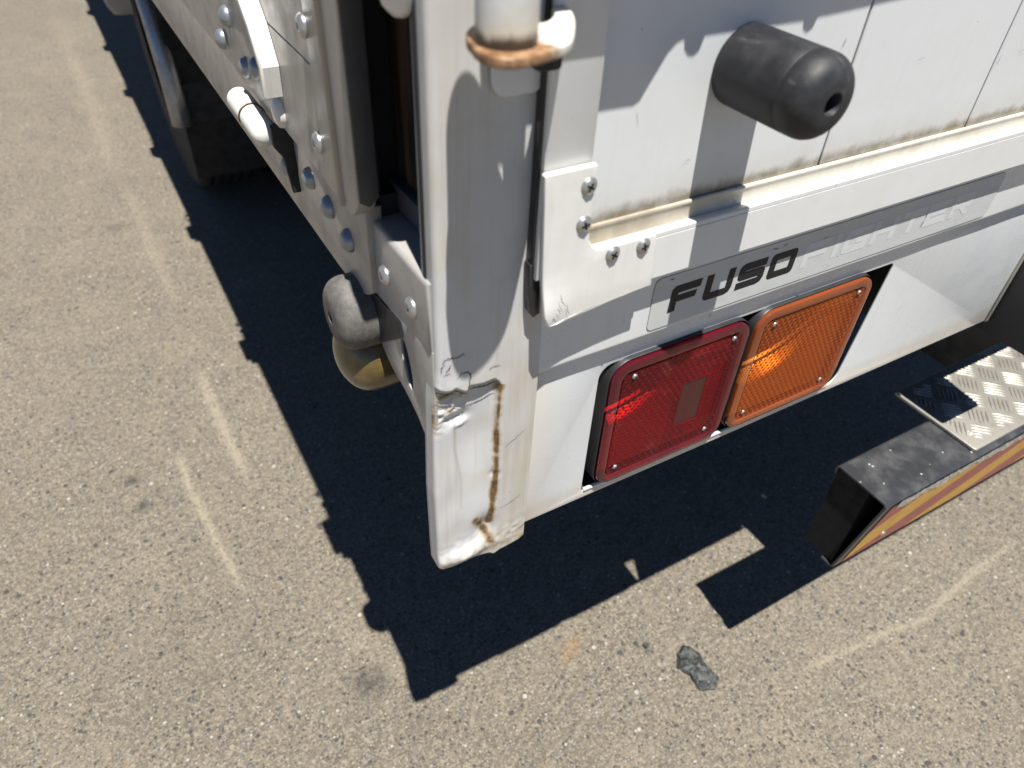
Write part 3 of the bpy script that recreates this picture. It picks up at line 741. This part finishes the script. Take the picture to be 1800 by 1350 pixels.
# second door leaf, out of view to the right
door_b = thing('rear_door', '', ''); del door_b['label']; del door_b['category']; door_b.parent = truck
box('door_skin', 1.068, 1.99, .0, .03, .30, 1.70, M_door, door_b, .002); box('bottom_rail', 1.066, 2.0, -.012, -.001, .271, .312, M_rail, door_b, .001)

# --- rubber door stop on the door ---------------------------------------------
R0, L0 = .0268, .0785
prof = [(R0 * .98, 0), (R0, .002), (R0, .010)] + [(R0, .010 + .008 * i) for i in range(1, 6)] + [(R0, .0555), (R0 * .985, .0563), (R0, .0572)]
for i in range(1, 11):
    a = i / 10 * math.pi / 2; prof.append((R0 - .016 + .016 * math.cos(a), L0 - .016 + .016 * math.sin(a)))
prof += [(.0072, L0), (.0066, L0 - .0008), (.0064, L0 - .030), (0, L0 - .030)]
dstop = link('door_bumper', lathe_mesh(prof, 56), [M_rub, M_hole], truck, 'auto'); dstop.location = (.2378, 0.0, .4195)
dstop['label'] = 'black rubber door buffer with a bolt hole in its rounded end'
for p in dstop.data.polygons:
    if p.center.y > -.0482 - .02 and math.hypot(p.center.x, p.center.z) < .007: p.material_index = 0
bolt = lathe_mesh([(.0062, 0), (.0062, .003), (.0045, .0045), (0, .005)], 16); o = place('buffer_bolt', bolt, M_screw, dstop, (0, -.0487, 0), None, True)

# --- lock rod and hook-shaped keeper -------------------------------------------
lock = thing('lock_rod', '', ''); del lock['label']; del lock['category']; lock.parent = truck
ROD = (.0228, -.0545)
def smooth_poly(p, k=5):
    out = []; n = len(p)
    for i in range(n):
        a, b, c, d = (Vector(p[(i + q) % n]) for q in (-1, 0, 1, 2))
        for j in range(k):
            t = j / k; out.append(tuple(.5 * ((2 * b) + (c - a) * t + (2 * a - 5 * b + 4 * c - d) * t * t + (3 * b - a - 3 * c + d) * t ** 3)))
    return out
o = link('rod_tube', lathe_mesh([(0, 0), (.0130, 0), (.0146, .0012), (.0146, .10), (.0130, .1005), (0, .1005)], 40, 'z', 1), M_rod, lock, 'auto')
for v in o.data.vertices: v.co.x += ROD[0]; v.co.y += ROD[1]; v.co.z += .4700
ko = [(.0067, -.0506), (.0050, -.0578), (.0062, -.0690), (.0118, -.0752), (.0196, -.0764), (.0280, -.0752), (.0397, -.0718), (.0519, -.0650), (.0640, -.0496), (.0749, -.0331), (.0817, -.0190), (.0825, -.0112), (.0785, -.0085), (.0735, -.0130), (.0690, -.0225), (.0605, -.0310), (.0540, -.0330), (.0450, -.0260), (.0350, -.0225), (.0235, -.0235), (.0140, -.0320), (.0085, -.0425)]
prism('keeper_hook', smooth_poly(ko), 'z', .4668, .4720, M_keep, lock, bev=.0012, seg=2)
o = link('rod_pin', lathe_mesh([(0, 0), (.0125, 0), (.0125, .003), (.0095, .0036), (.0095, .007), (0, .007)], 28, 'z', -1), M_under, lock, 'auto')
for v in o.data.vertices: v.co.x += ROD[0] + .006; v.co.y += ROD[1] + .008; v.co.z += .4665
prism('keeper_base', rrect(.044, .0805, .4255, .62, (.001, .001, .010, .010), 6), 'y', -.004, -.0004, M_rail, lock, bev=.001)
box('keeper_block', .051, .066, -.040, -.004, .449, .4615, M_under, lock, .003)
# added stand-ins for lock gear, unseen above the picture, to shade post and door
prism('lock_shade_block', [(.030, .600), (.036, .575), (.060, .575), (.060, .90), (.030, .90)], 'y', -.060, -.046, M_rail, lock, bev=.002)
# lever plate lower outline: shadow outline carried back up the sun ray from y=0 to y=-.034
hd = .034; sxh, szh = -.052 / .31 * hd, hd / .31
hand = [(.060, .4166), (.148, .4160), (.153, .4185), (.170, .4462), (.176, .4515), (.181, .4528), (.1825, .4465), (.1865, .4425), (.1915, .4418), (.196, .4450), (.1982, .4532), (.249, .4535), (.285, .4535), (.287, .4480), (.292, .4455), (.297, .4480), (.299, .4545), (.46, .462), (.46, .56), (.060, .56)]
prism('lever_shadow_plate', [(x + sxh, z + szh) for x, z in hand], 'y', -hd - .004, -hd, M_rail, lock, bev=.001)
box('lever_standoff', .30, .33, -hd, -.0005, .60, .64, M_rail, lock, .002)

# --- tail lamps ------------------------------------------------------------------
def lamp(name, x0, x1, z0, z1, ml, mc, kind):
    root = thing(name, '', ''); del root['label']; del root['category']; root.parent = truck
    root['label'] = 'red tail lamp with prism lens and four screws' if kind == 'red' else 'amber turn lamp with prism lens and four screws'
    rc = .020
    def loops(spec, nseg=7):
        V, F = [], []; n = None
        for ins, y in spec:
            pts = rrect(x0 + ins, x1 - ins, z0 + ins, z1 - ins, max(rc - ins, .004), nseg); n = len(pts)
            V += [(x, y, z) for x, z in pts]
        for i in range(len(spec) - 1):
            for j in range(n):
                k = (j + 1) % n; F.append((i * n + j, i * n + k, (i + 1) * n + k, (i + 1) * n + j))
        F.append(tuple((len(spec) - 1) * n + j for j in range(n)))
        return V, F
    V, F = loops([(.0008, .016), (.0004, .006), (0, .002), (.0006, .0006), (.0022, -.0002), (.0085, -.0004), (.0100, .0002), (.0112, .0014), (.0135, .0018)])
    o = mk('bezel', V, F[:-1], M_redbez if kind == 'red' else M_ambbez, root, 'auto')

    # black tray behind the lens
    V, F = loops([(-.0015, .0035), (-.0022, .0050), (-.0022, .070), (.004, .105)]); hb = mk('housing', V, F, M_lampbody, root, 'auto')
    # prism sheet
    ix0, ix1, iz0, iz1 = x0 + .0122, x1 - .0122, z0 + .0122, z1 - .0122
    st = .00075; xs = np.arange(ix0, ix1, st); zs = np.arange(iz0, iz1, st)
    X, Z = np.meshgrid(xs, zs)
    def cells(px, pz):
        rowi = np.floor(Z / (pz * .5)); best = np.zeros_like(X)
        for off in (0, 1):
            u = (X / px + .5 * off) % 1 - .5; v = (Z / pz + .5 * off) % 1 - .5
            hgt = np.clip(1 - ((np.abs(u) / .38) ** 2 + (np.abs(v) / .44) ** 2), 0, 1); best = np.maximum(best, hgt)
        return best
    H = cells(.0070, .0100)
    if kind == 'red':
        rx0, rx1, rz0, rz1 = .262, .296, .062, .122
        inr = (X > rx0) & (X < rx1) & (Z > rz0) & (Z < rz1)
        fine = cells(.0026, .0030); right = (X >= rx1) & (Z > .062) & (Z < .130)
        H = np.where(right, fine * .8, H); H = np.where(inr, .0, H)
        rim = ((np.abs(X - rx0) < .001) | (np.abs(X - rx1) < .001) | (np.abs(Z - rz0) < .001) | (np.abs(Z - rz1) < .001)) & (X > rx0 - .001) & (X < rx1 + .001) & (Z > rz0 - .001) & (Z < rz1 + .001)
        H = np.where(rim, .9, H)
    yy = .0016 - .0013 * np.sqrt(np.clip(H, 0, 1))
    edge = 1 - np.clip(H * 2.2, 0, 1)
    if kind == 'red': edge = np.where(inr & ~rim, .80, edge)
    nx_, nz_ = len(xs), len(zs); idx = np.arange(nx_ * nz_).reshape(nz_, nx_)
    me = bpy.data.meshes.new('lens')
    me.from_pydata(np.column_stack([X.ravel(), yy.ravel(), Z.ravel()]).tolist(), [], np.stack([idx[:-1, :-1].ravel(), idx[:-1, 1:].ravel(), idx[1:, 1:].ravel(), idx[1:, :-1].ravel()], 1).tolist())
    me.update(); set_attr(me, 'edge', edge.ravel()); link('lens', me, mc, root, True)
    # reflector: parabolic bowl sunk into a dull tray
    n = 64; V, F = [], []
    cx, cz = (.187, .162) if kind == 'red' else (.384, .140)
    for i in range(n + 1):
        for j in range(n + 1):
            x = ix0 - .004 + (ix1 - ix0 + .008) * i / n; z = iz0 - .004 + (iz1 - iz0 + .008) * j / n
            d2 = ((x - cx) / .072) ** 2 + ((z - cz) / .072) ** 2
            V.append((x, .012 + .085 * max(1 - d2, 0.0), z))
    for i in range(n):
        for j in range(n): a = i * (n + 1) + j; F.append((a, a + n + 1, a + n + 2, a + 1))
    mk('reflector', V, F, M_refl, root, True)
    sm = screw_mesh(.0025, .0018); sm.materials.append(M_screw); sm.materials.append(M_hole)
    for (x, z) in ((x0 + .024, z1 - .0175), (x1 - .0205, z1 - .0165), (x1 - .0250, z0 + .0215), (x0 + .0215, z0 + .0215)):
        place('screw', sm, None, root, (x, .0002, z), (0, random.random() * 3, 0))
    return root
lamp('tail_lamp', .1735, .3365, .0185, .1755, M_redlens, M_redcell, 'red')
lamp('turn_lamp', .3455, .5115, .0185, .1755, M_ambere, M_ambcell, 'amber')
box('lamp_leak_stop', .100, .5330, .0115, .090, .0030, .0050, M_under, truck)  # hidden sheet added to stop sun leaking down around the lamps

# --- side: gate, rail, beam end ------------------------------------------------
gate = thing('side_gate', '', ''); del gate['label']; del gate['category']; gate.parent = truck
YE = 6.2
capo = [(.0850, .3330), (.0900, .3250), (.0985, .3165), (.1060, .3150), (.1585, .3150), (.1585, 1.70), (.0850, 1.70)]
prism('gate_end_cap', capo, 'x', -.0108, .0036, M_gate2, gate, bev=.0013, seg=2)
prism('end_shade_strip', [(-.0100, .3330), (-.0030, .3290), (.0042, .3350), (.0042, 1.70), (-.0100, 1.70)], 'y', .0820, .0848, plain('end_shade_grey', (.050, .051, .054), .55), gate, bev=.0006)  # dark strip added over the end face to deepen its shade
link('bead', tube_mesh([(-.0098, .1195, .316), (-.0098, .1195, 1.70)], .0042, 12), M_gate2, gate, True)
box('bead_groove', -.0112, -.0106, .1255, .1275, .316, 1.70, M_under, gate)
for z0, z1 in ((.3150, .4015), (.4022, .60), (.6007, .80), (.8007, 1.0), (1.0007, 1.7)):
    box('gate_plank', -.0095, .0020, .1592, YE, z0, z1, M_gate, gate, .0007, 1)
box('gate_back', .0025, .012, .10, YE, .33, 1.70, M_under, gate)
riv = lathe_mesh([(.0082, 0), (.0082, .0008), (.0072, .0026), (.0045, .0040), (.0030, .0040), (.0026, .0015), (0, .0015)], 22, 'x', -1)
riv.materials.append(M_screw)
for p in riv.polygons: p.use_smooth = True
for z in (.3455, .4275, .51, .60): place('rivet', riv, None, gate, (-.0108, .163 if z < .4 else .1605, z))
rail_s = prism('side_rail', [(.1015, .318), (.1035, .2430), (.1180, .2330), (.1420, .2230), (.19, .2215), (YE, .2195), (YE, .318)], 'x', -.0012, .012, M_gate, truck, bev=.001)
bolt = lathe_mesh([(.0100, 0), (.0100, .0008), (.0092, .0036), (.0070, .0062), (.0036, .0078), (0, .0082)], 24, 'x', -1); bolt.materials.append(M_bolt)
for p in bolt.polygons: p.use_smooth = True
for y, z in ((.1465, .2690), (.1905, .2775), (.2375, .2830)): place('bolt', bolt, None, rail_s, (-.0012, y, z))
# hinges along the gate
def hinge_parts(hy, name):
    root = thing(name, '', ''); del root['label']; del root['category']; root.parent = truck
    root.location = (0, hy, 0)
    base = [(-.030, .318), (.118, .318), (.118, .36), (.085, .45), (.0, .46), (-.02, .38)]
    prism('base_plate', base, 'x', -.0125, -.0096, M_gate2, root, bev=.001)
    rib = [(-.022, .53), (-.040, .448), (-.050, .428), (-.066, .408), (-.0865, .372), (-.0860, .350)]
    V = []; F = []
    P = [Vector((0, a, b)) for a, b in [(.040, .53), (.0005, .430), (-.018, .4130), (-.0335, .3990), (-.0500, .3730), (-.0470, .3500)]]
    n = len(P)
    for i, p in enumerate(P):
        d = (P[min(i + 1, n - 1)] - P[max(i - 1, 0)]).normalized(); nrm = Vector((0, -d.z, d.y))
        for (a, xx) in ((-1, -.0100), (-1, -.0230), (-.55, -.0248), (.55, -.0248), (1, -.0230), (1, -.0100)):
            q = p + nrm * (a * .0050); V.append((xx, q.y, q.z))
    for i in range(n - 1):
        for k in range(6):
            j = (k + 1) % 6; F.append((i * 6 + k, i * 6 + j, (i + 1) * 6 + j, (i + 1) * 6 + k))
    F.append(tuple(range(6))); F.append(tuple((n - 1) * 6 + k for k in range(5, -1, -1)))
    rb = mk('rib', V, F, M_pipe, root, 'auto')
    bm = bmesh.new(); bm.from_mesh(rb.data); bmesh.ops.recalc_face_normals(bm, faces=bm.faces); bm.to_mesh(rb.data); bm.free()
    for (y, z) in ((.114, .372), (.162, .339), (.066, .3395), (.022, .352)):
        place('bolt', bolt, None, root, (-.0120, y - .008, z))
    def barrel(y0, y1, nm):
        me = lathe_mesh([(0, 0), (.0060, .0006), (.0098, .0032), (.0116, .0075), (.0120, .012), (.0120, abs(y1 - y0) - .0014), (.0106, abs(y1 - y0)), (0, abs(y1 - y0))], 26, 'y', 1)
        o = link(nm, me, M_pipe, root, 'auto'); o.location = (-.0215, min(y0, y1), .3040); return o
    barrel(.082, .034, 'barrel'); barrel(.0325, -.018, 'barrel')
    me = lathe_mesh([(.0128, 0), (.0128, .0026), (.0100, .0026)], 24, 'y', 1); o = link('washer', me, M_keep, root, True); o.location = (-.0215, .0318, .3040)
    me = lathe_mesh([(.0135, 0), (.0125, .004), (.008, .0068), (0, .0075)], 24, 'x', -1); o = link('boss', me, M_pipe, root, True); o.location = (-.0096, -.034, .3300)
    # strap that joins the lower knuckle to the rail
    prism('strap', [(-.0190, .3140), (-.0150, .3165), (-.0015, .3160), (-.0015, .2500), (-.0085, .2500), (-.0120, .2850), (-.0190, .2960)], 'y', -.0250, -.0190, M_under, root, bev=.0008)
    place('strap_bolt', bolt, None, root, (-.002, .004, .2640))
    return root
h0 = hinge_parts(.306, 'gate_hinge')
def copy_tree(o, parent):
    c = o.copy(); COL.objects.link(c); c.parent = parent
    for ch in list(o.children): copy_tree(ch, c)
    return c
for k in range(1, 7):
    c = copy_tree(h0, truck); c.location = (0, .306 + .745 * k, 0)

# beam end between gate and post
beam = thing('corner_beam', '', ''); del beam['label']; del beam['category']; beam.parent = truck; beam.location = (.0045, .0135, -.0078)
bo = [(.0970, .2440), (.0920, .2440), (.0040, .2555), (.0040, .3170), (.0920, .3150), (.0985, .3080)]
prism('beam_side', [(.0995, .2440), (.0890, .2445), (-.0090, .2570), (-.0090, .3170), (.0930, .3150), (.0995, .3080)], 'x', -.0005, .0400, M_brkside, beam, bev=.0045, seg=4)
for y, z in ((.0700, .2785), (.0205, .2805)): place('screw', riv, None, beam, (-.0005, y, z))
box('foam_strip', .0220, .0295, -.005, .108, .3175, .3370, M_foam, beam, .001)
prism('side_plate', [[(.1130, .2460), (.1010, .1945), (.0880, .1860), (.0760, .1808), (.0640, .1795), (.0530, .1772), (.0400, .1735), (.0262, .1680), (.0140, .1600), (.0040, .1500), (-.0060, .1380), (-.0090, .1300), (-.0090, .2590)],
                     [(.0425 + .0085 * math.cos(R_(a)) + .006 * math.sin(R_(a)) , .2120 + .0225 * math.sin(R_(a))) for a in range(0, 360, 12)]], 'x', .0008, .0035, M_brkside, beam, bev=.0006)
prism('dark_triangle', [(.1135, .2440), (.1015, .1950), (.0960, .1955), (.0450, .2360), (.0480, .2490), (.100, .2440)], 'x', -.0008, .0004, M_lampbody, beam)  # thin dark triangular sheet below the beam side
box('recess_web', .0300, .0320, -.008, .112, .318, 1.7, M_web, beam); box('recess_back', .0000, .060, .1125, .1150, .318, 1.7, M_under, beam)
# end of the gate lock lever hanging at the top of the recess
me = lathe_mesh([(0, 0), (.005, .0012), (.0105, .006), (.0128, .014), (.0132, .03), (.0132, .09), (0, .09)], 24, 'z', 1)
lev = link('lock_lever', me, M_pipe, truck, True); lev.location = (0, 0, 0)
for v in lev.data.vertices: v.co = (v.co.x * .8 + .0040, v.co.y * 1.2 + .0265, v.co.z + .4640)

box('lever_shade_box', -.024, .018, .022, .048, .494, 1.5, M_pipe, lev, .003)  # unseen box added above the picture, widened to keep sun off the recess
# rubber stop and marker lamp under the rail
prof = [(.0330, -.012), (.0330, .004)] + [(.0330 - .017 + .017 * math.cos(i / 8 * math.pi / 2), .010 + .017 * math.sin(i / 8 * math.pi / 2)) for i in range(9)] + [(.0060, .0272), (.0052, .0262), (.0050, .006), (0, .006)]
o = link('gate_stop', lathe_mesh(prof, 40, 'x', -1), M_rubd, truck, 'auto'); o.location = (-.0005, .1420, .2030); o['label'] = 'dusty round rubber gate stop'
me = lathe_mesh([(.0335, 0), (.0335, .003), (.026, .004)], 40, 'x', -1); place('stop_plate', me, M_under, o, (.013, 0, 0))
prof = [(.0385, -.02), (.0385, .002)] + [(.0380 * math.cos(i / 12 * math.pi / 2), .002 + .027 * math.sin(i / 12 * math.pi / 2)) for i in range(1, 13)]
o = link('marker_lamp', lathe_mesh(prof, 48, 'x', -1), M_side_lens, truck, True); o.location = (.004, .1550, .1470); o['label'] = 'yellowed domed side marker lamp below the rubber stop'

# --- rear underrun beam with tread plate ----------------------------------------
ub = thing('rear_bumper', '', ''); del ub['label']; del ub['category']; ub.parent = truck
bx0, bx1 = .648, 1.75
def beam_mesh():
    sec = [(.012, -.216), (.012, -.205), (.0075, -.2005), (-.072, -.2005), (-.077, -.2050), (-.0530, -.376), (-.0490, -.3795), (-.030, -.3795)]
    inner = [(-.030, -.3765), (-.0478, -.3765), (-.0500, -.3740), (-.0735, -.2065), (-.0712, -.2035), (.0068, -.2035), (.0090, -.2060), (.0090, -.216)]
    loop = sec + inner; V, F = [], []; n = len(loop); m = len(sec)
    for x in (bx0, bx1):
        for y, z in loop: V.append((x, y, z))
    for j in range(n):
        k = (j + 1) % n; F.append((j, k, n + k, n + j))
    for j in range(m - 1):
        F.append((j, j + 1, n - 2 - j, n - 1 - j)); F.append((n + j, n + j + 1, 2 * n - 2 - j, 2 * n - 1 - j))
    bm = bmesh.new(); vs_ = [bm.verts.new(v) for v in V]
    for f in F: bm.faces.new([vs_[i] for i in f])
    bmesh.ops.recalc_face_normals(bm, faces=bm.faces)
    return bm_mesh(bm)
link('beam', beam_mesh(), M_beam, ub, 'auto')
box('beam_shade_fill', bx0 + .004, bx1, -.046, .0085, -.372, -.2045, M_hole, ub)  # near-black block stands for the shade inside the open channel
# striped tape on the sloping front face: coordinates (x, s) with s measured up the face
f0 = Vector((0, -.0525, -.378)); f1 = Vector((0, -.0768, -.207)); fd = (f1 - f0); fl = fd.length; fd.normalize(); fn = Vector((0, -fd.z, fd.y))
if fn.y > 0: fn = -fn
def clip_poly(poly, x0, x1):
    for sgn, lim in ((1, x0), (-1, x1)):
        out = []
        for i in range(len(poly)):
            a, b = poly[i], poly[(i + 1) % len(poly)]
            da, db = sgn * (a[0] - lim), sgn * (b[0] - lim)
            if da >= 0: out.append(a)
            if da * db < 0: t = da / (da - db); out.append((a[0] + (b[0] - a[0]) * t, a[1] + (b[1] - a[1]) * t))
        poly = out
        if not poly: return []
    return poly
k = 0; W = .15; top = fl - .005; bot = .005; xx = bx0 + .012 - 3 * W; H_ = top - bot
while xx < 1.7:
    p = [(xx, bot), (xx + W, bot), (xx + W + .28, top), (xx + .28, top)]
    p = clip_poly(p, bx0 + .018, 1.70)
    if len(p) >= 3:
        V = [tuple(f0 + fd * s + fn * .0012 + Vector((x, 0, 0))) for x, s in p]
        o = mk('tape_stripe', V, [tuple(range(len(V)))], M_yel if k % 2 == 0 else M_red, ub)
    xx += W; k += 1
V, F = [], []; N = 260
for i in range(N + 1):
    x = bx0 + .03 + (1.70 - bx0 - .03) * i / N
    w = .010 + .014 * (.5 + noise.noise(Vector((x * 26, 3, 1)))) + .008 * noise.noise(Vector((x * 110, 1, 1)))
    for q, s in enumerate((top - max(w, .003), top - .004, top + .007)):
        V.append(tuple(f0 + fd * s + fn * (.0019 + .0012 * noise.noise(Vector((x * 160, s * 200, q)))) + Vector((x, 0, 0))))
for i in range(N):
    for q in (0, 1): a = i * 3 + q; F.append((a, a + 3, a + 4, a + 1))
mk('peeling_edge', V, F, M_flake, ub)
place('tape_rivet', lathe_mesh([(.0055, 0), (.005, .002), (.002, .003), (0, .0032)], 14), M_screw, ub, (.735, -.0600, -.335), None, True)
# tread plate with five-bar relief
px0, px1, py0, py1, pz = .854, 1.168, -.0700, .0780, -.1935
tread = prism('tread_plate', rrect(px0, px1, py0, py1, .005, 3), 'z', pz - .006, pz, M_tread, ub, bev=.0015)
bm = bmesh.new(); cell = .0395; e1 = Vector((1, -1, 0)).normalized(); e2 = Vector((1, 1, 0)).normalized()
def bar(c, d, L, w, h):
    n = Vector((-d.y, d.x, 0)); pts = []
    K = 6
    for i in range(K + 1):
        t = -1 + 2 * i / K; wd = w * math.sqrt(max(1 - t * t, .02)); hh = h * (1 - t ** 4) + .00005; m = c + d * (t * L / 2)
        pts.append([m + n * wd + Vector((0, 0, -.0002)), m + n * wd * .45 + Vector((0, 0, hh)), m - n * wd * .45 + Vector((0, 0, hh)), m - n * wd + Vector((0, 0, -.0002))])
    rows = [[bm.verts.new(p) for p in r] for r in pts]
    for a, b in zip(rows[:-1], rows[1:]):
        for q in range(3): bm.faces.new((a[q], b[q], b[q + 1], a[q + 1]))
for i in range(-30, 31):
    for j in range(-30, 31):
        ctr = Vector(((px0 + px1) / 2, (py0 + py1) / 2, pz)) + e1 * (i * cell) + e2 * (j * cell)
        d, n = (e1, e2) if (i + j) % 2 == 0 else (e2, e1)
        for b in range(5):
            c = ctr + n * ((b - 2) * .0066)
            L = .034
            if all(px0 + .002 < (c + d * (s * L * .5)).x < px1 - .002 and py0 + .002 < (c + d * (s * L * .5)).y < py1 - .002 for s in (-1, 1)): bar(c, d, L, .0019, .0016)
            else:
                for s in (-.5, .5):
                    cc = c + d * (s * L * .5)
                    if all(px0 + .002 < (cc + d * (q * L * .25)).x < px1 - .002 and py0 + .002 < (cc + d * (q * L * .25)).y < py1 - .002 for q in (-1, 1)): bar(cc, d, L * .5, .0017, .0014)
bmesh.ops.recalc_face_normals(bm, faces=bm.faces)
tb = link('tread_bars', bm_mesh(bm), M_tread, ub, True); tb['kind'] = 'stuff'
place('plate_screw', lathe_mesh([(.0055, 0), (.005, .0008), (0, .001)], 14, 'z', 1), M_flake, ub, (.878, -.042, pz), None, True)
# black stay to the right of the lower panel
box('dock_bumper', .849, .943, -.064, .04, -.020, .16, M_black, truck, .004)
box('leak_panel', .945, 2.03, .012, .016, -.03, .22, M_under, truck)  # filler panel added to keep sun off the ground behind it
box('bumper_arm', 1.19, 1.25, -.05, .4, -.33, -.20, M_beam, ub, .004)

# --- bed, chassis, wheels (mostly in deep shade) -------------------------------------
box('floor_leak_stop', .0125, .039, .105, YE, .300, .324, M_under, truck)  # added filler closing a gap where sun fell through beside the floor
box('cargo_floor', .040, 2.06, .085, YE, .25, .325, M_under, truck)
box('cargo_body', .055, 2.04, .13, YE, .33, 1.72, M_gate, truck)
box('floor_beam', .10, 2.0, .06, .13, .05, .25, M_under, truck)
for x in (.62, 1.40): box('chassis_rail', x, x + .08, .14, YE, -.10, .24, M_under, truck)
box('mud_flap', .086, .60, 1.985, 2.0, -.50, .22, M_tyre, truck, .003)
pts = [(.082, 2.0 + .0, -.30 + 0)]
arc = [(.080, 2.58 - .60 * math.cos(R_(a)), -.28 + .58 * math.sin(R_(a))) for a in range(-4, 185, 6)]
fend = link('wheel_fender', tube_mesh(arc, .028, 12), plain('fender_metal', (.30, .31, .33), .3, .6), truck, True)
V, F = [], []
for (x, y, z) in arc: V += [(x, y, z), (.58, y, z)]
for i in range(len(arc) - 1): F.append((2 * i, 2 * i + 1, 2 * i + 3, 2 * i + 2))
mk('fender_skin', V, F, M_under, fend, True)
def wheel(x0, x1, yc):
    w = x1 - x0; r = .49
    pr = [(.27, 0), (.34, .004), (r - .03, 0), (r - .008, .012), (r, .03)]
    for i in range(5):
        a = .03 + (w - .06) * (i + .35) / 5; pr += [(r, a), (r - .012, a + .003), (r - .012, a + .012), (r, a + .015)]
    pr += [(r, w - .03), (r - .008, w - .012), (r - .03, w), (.34, w), (.27, w)]
    root = thing('wheel', '', ''); del root['label']; del root['category']; root.parent = truck; root.location = (x0, yc, -GZ + r)
    link('tyre', lathe_mesh(pr, 64, 'x', 1), M_tyre, root, 'auto')
    link('rim', lathe_mesh([(0, .09), (.10, .08), (.12, .10), (.20, .11), (.25, .03), (.272, .01), (.272, w - .01), (.2, w - .04), (0, w - .04)], 48, 'x', 1), M_gate2, root, 'auto')
for x in (.115, .37, 1.49, 1.745): wheel(x, x + .23, 2.60)
tl = prism('tool_box', rrect(.028, .42, -.272, .10, .05, 6), 'y', 3.02, 3.9, M_gate, truck, bev=.01)

# ------------------------------------------------------------------ loose things on the ground
def lump(name, outline, h, label, mat, jit=.002, cat='debris'):
    bm = bmesh.new(); cx = sum(p[0] for p in outline) / len(outline); cy = sum(p[1] for p in outline) / len(outline)
    ring = []
    # densify outline
    dense = []
    for i, p in enumerate(outline):
        q = outline[(i + 1) % len(outline)]
        for k in range(4): t = k / 4; dense.append((p[0] + (q[0] - p[0]) * t + random.uniform(-jit, jit), p[1] + (q[1] - p[1]) * t + random.uniform(-jit, jit)))
    rings = []
    for s, zf in ((1.0, -.001), (1.0, .35), (.86, .8), (.62, 1.0), (.34, 1.0)):
        rings.append([bm.verts.new((( x - cx) * s, (y - cy) * s, h * zf * (1 + .5 * noise.noise(Vector((x * 90 * s, y * 90 * s, s * 7)))) if zf > 0 else zf)) for x, y in dense])
    cv = bm.verts.new((0, 0, h * .95)); n = len(dense)
    for a, b in zip(rings[:-1], rings[1:]):
        for i in range(n): bm.faces.new((a[i], a[(i + 1) % n], b[(i + 1) % n], b[i]))
    for i in range(n): bm.faces.new((rings[-1][i], rings[-1][(i + 1) % n], cv))
    bmesh.ops.recalc_face_normals(bm, faces=bm.faces)
    o = link(name, bm_mesh(bm), mat, None, False); o.location = (cx, cy, .0005); o['label'] = label; o['category'] = cat
    return o
def tar_mat():
    t = NT('tar_lump'); c = t.co(); n = t.noise(c, 140, 5, .65); n2 = t.noise(c, 35, 3)
    col = t.mix(t.ramp(n, .35, .7), (.014, .0155, .015), (.055, .06, .054))
    col = t.mix(t.ramp(n2, .55, .75, 0, .6), col, (.13, .13, .12))
    return t.end(t.bsdf(col, t.ramp(n, .3, .7, .35, .7), normal=t.bump(n, .7, .003)))
M_tar = tar_mat()
lump('tar_lump', [(.5388, .0789), (.5608, .0877), (.5781, .0645), (.5742, .0404), (.5773, .0010), (.5583, -.0135), (.5280, .0013), (.5300, .0302), (.5196, .0556)], .010, 'dark crumpled lump of tar on the asphalt in front of the bumper shadow', M_tar)
lump('tar_crumb', [(.489, .117), (.499, .118), (.502, .126), (.496, .131), (.488, .127)], .005, 'tiny dark crumb on the asphalt left of the tar lump', M_tar, .0008)

# loose grit and proud aggregate: far too many grains to count
def grit():
    N = 7000
    px = rng.uniform(-.72, 1.55, N); py = rng.uniform(-.45, 2.2, N) ** 1.0
    base = np.array([(1, 0, 0), (.31, .95, 0), (-.81, .59, 0), (-.81, -.59, 0), (.31, -.95, 0), (.15, .1, .75)])
    sz = np.exp(rng.normal(math.log(.0013), .45, N)).clip(.0006, .0052)
    V = np.zeros((N, 6, 3)); ang = rng.uniform(0, 6.28, N); ca, sa = np.cos(ang), np.sin(ang)
    B = base[None] * (1 + rng.uniform(-.35, .35, (N, 6, 1)))
    B[:, :, 0] *= rng.uniform(.7, 1.3, (N, 1))
    V[:, :, 0] = px[:, None] + sz[:, None] * (B[:, :, 0] * ca[:, None] - B[:, :, 1] * sa[:, None])
    V[:, :, 1] = py[:, None] + sz[:, None] * (B[:, :, 0] * sa[:, None] + B[:, :, 1] * ca[:, None])
    V[:, :, 2] = sz[:, None] * B[:, :, 2] * rng.uniform(.5, 1.1, N)[:, None] - .0002
    F = np.array([(0, 1, 5), (1, 2, 5), (2, 3, 5), (3, 4, 5), (4, 0, 5)])[None] + (np.arange(N) * 6)[:, None, None]
    me = bpy.data.meshes.new('grit'); me.from_pydata(V.reshape(-1, 3).tolist(), [], F.reshape(-1, 3).tolist()); me.update()
    tone = rng.uniform(0, 1, N); set_attr(me, 'tone', np.repeat(tone, 6))
    t = NT('grit_stone'); a = t.attr('tone')
    r = t.n('ValToRGB', {0: a}); cr = r.color_ramp; cr.interpolation = 'CONSTANT'
    cr.elements[0].color = (.075, .075, .075, 1); cr.elements[1].position = .2; cr.elements[1].color = (.135, .122, .105, 1)
    for p, cc in ((.45, (.18, .16, .128, 1)), (.75, (.24, .222, .19, 1)), (.965, (.24, .225, .195, 1))):
        e = cr.elements.new(p); e.color = cc
    m = t.end(t.bsdf(r.outputs[0], .5))
    o = link('grit', me, m); o['kind'] = 'stuff'; o['label'] = 'fine grit and proud aggregate on the asphalt'; o['category'] = 'grit'
grit()
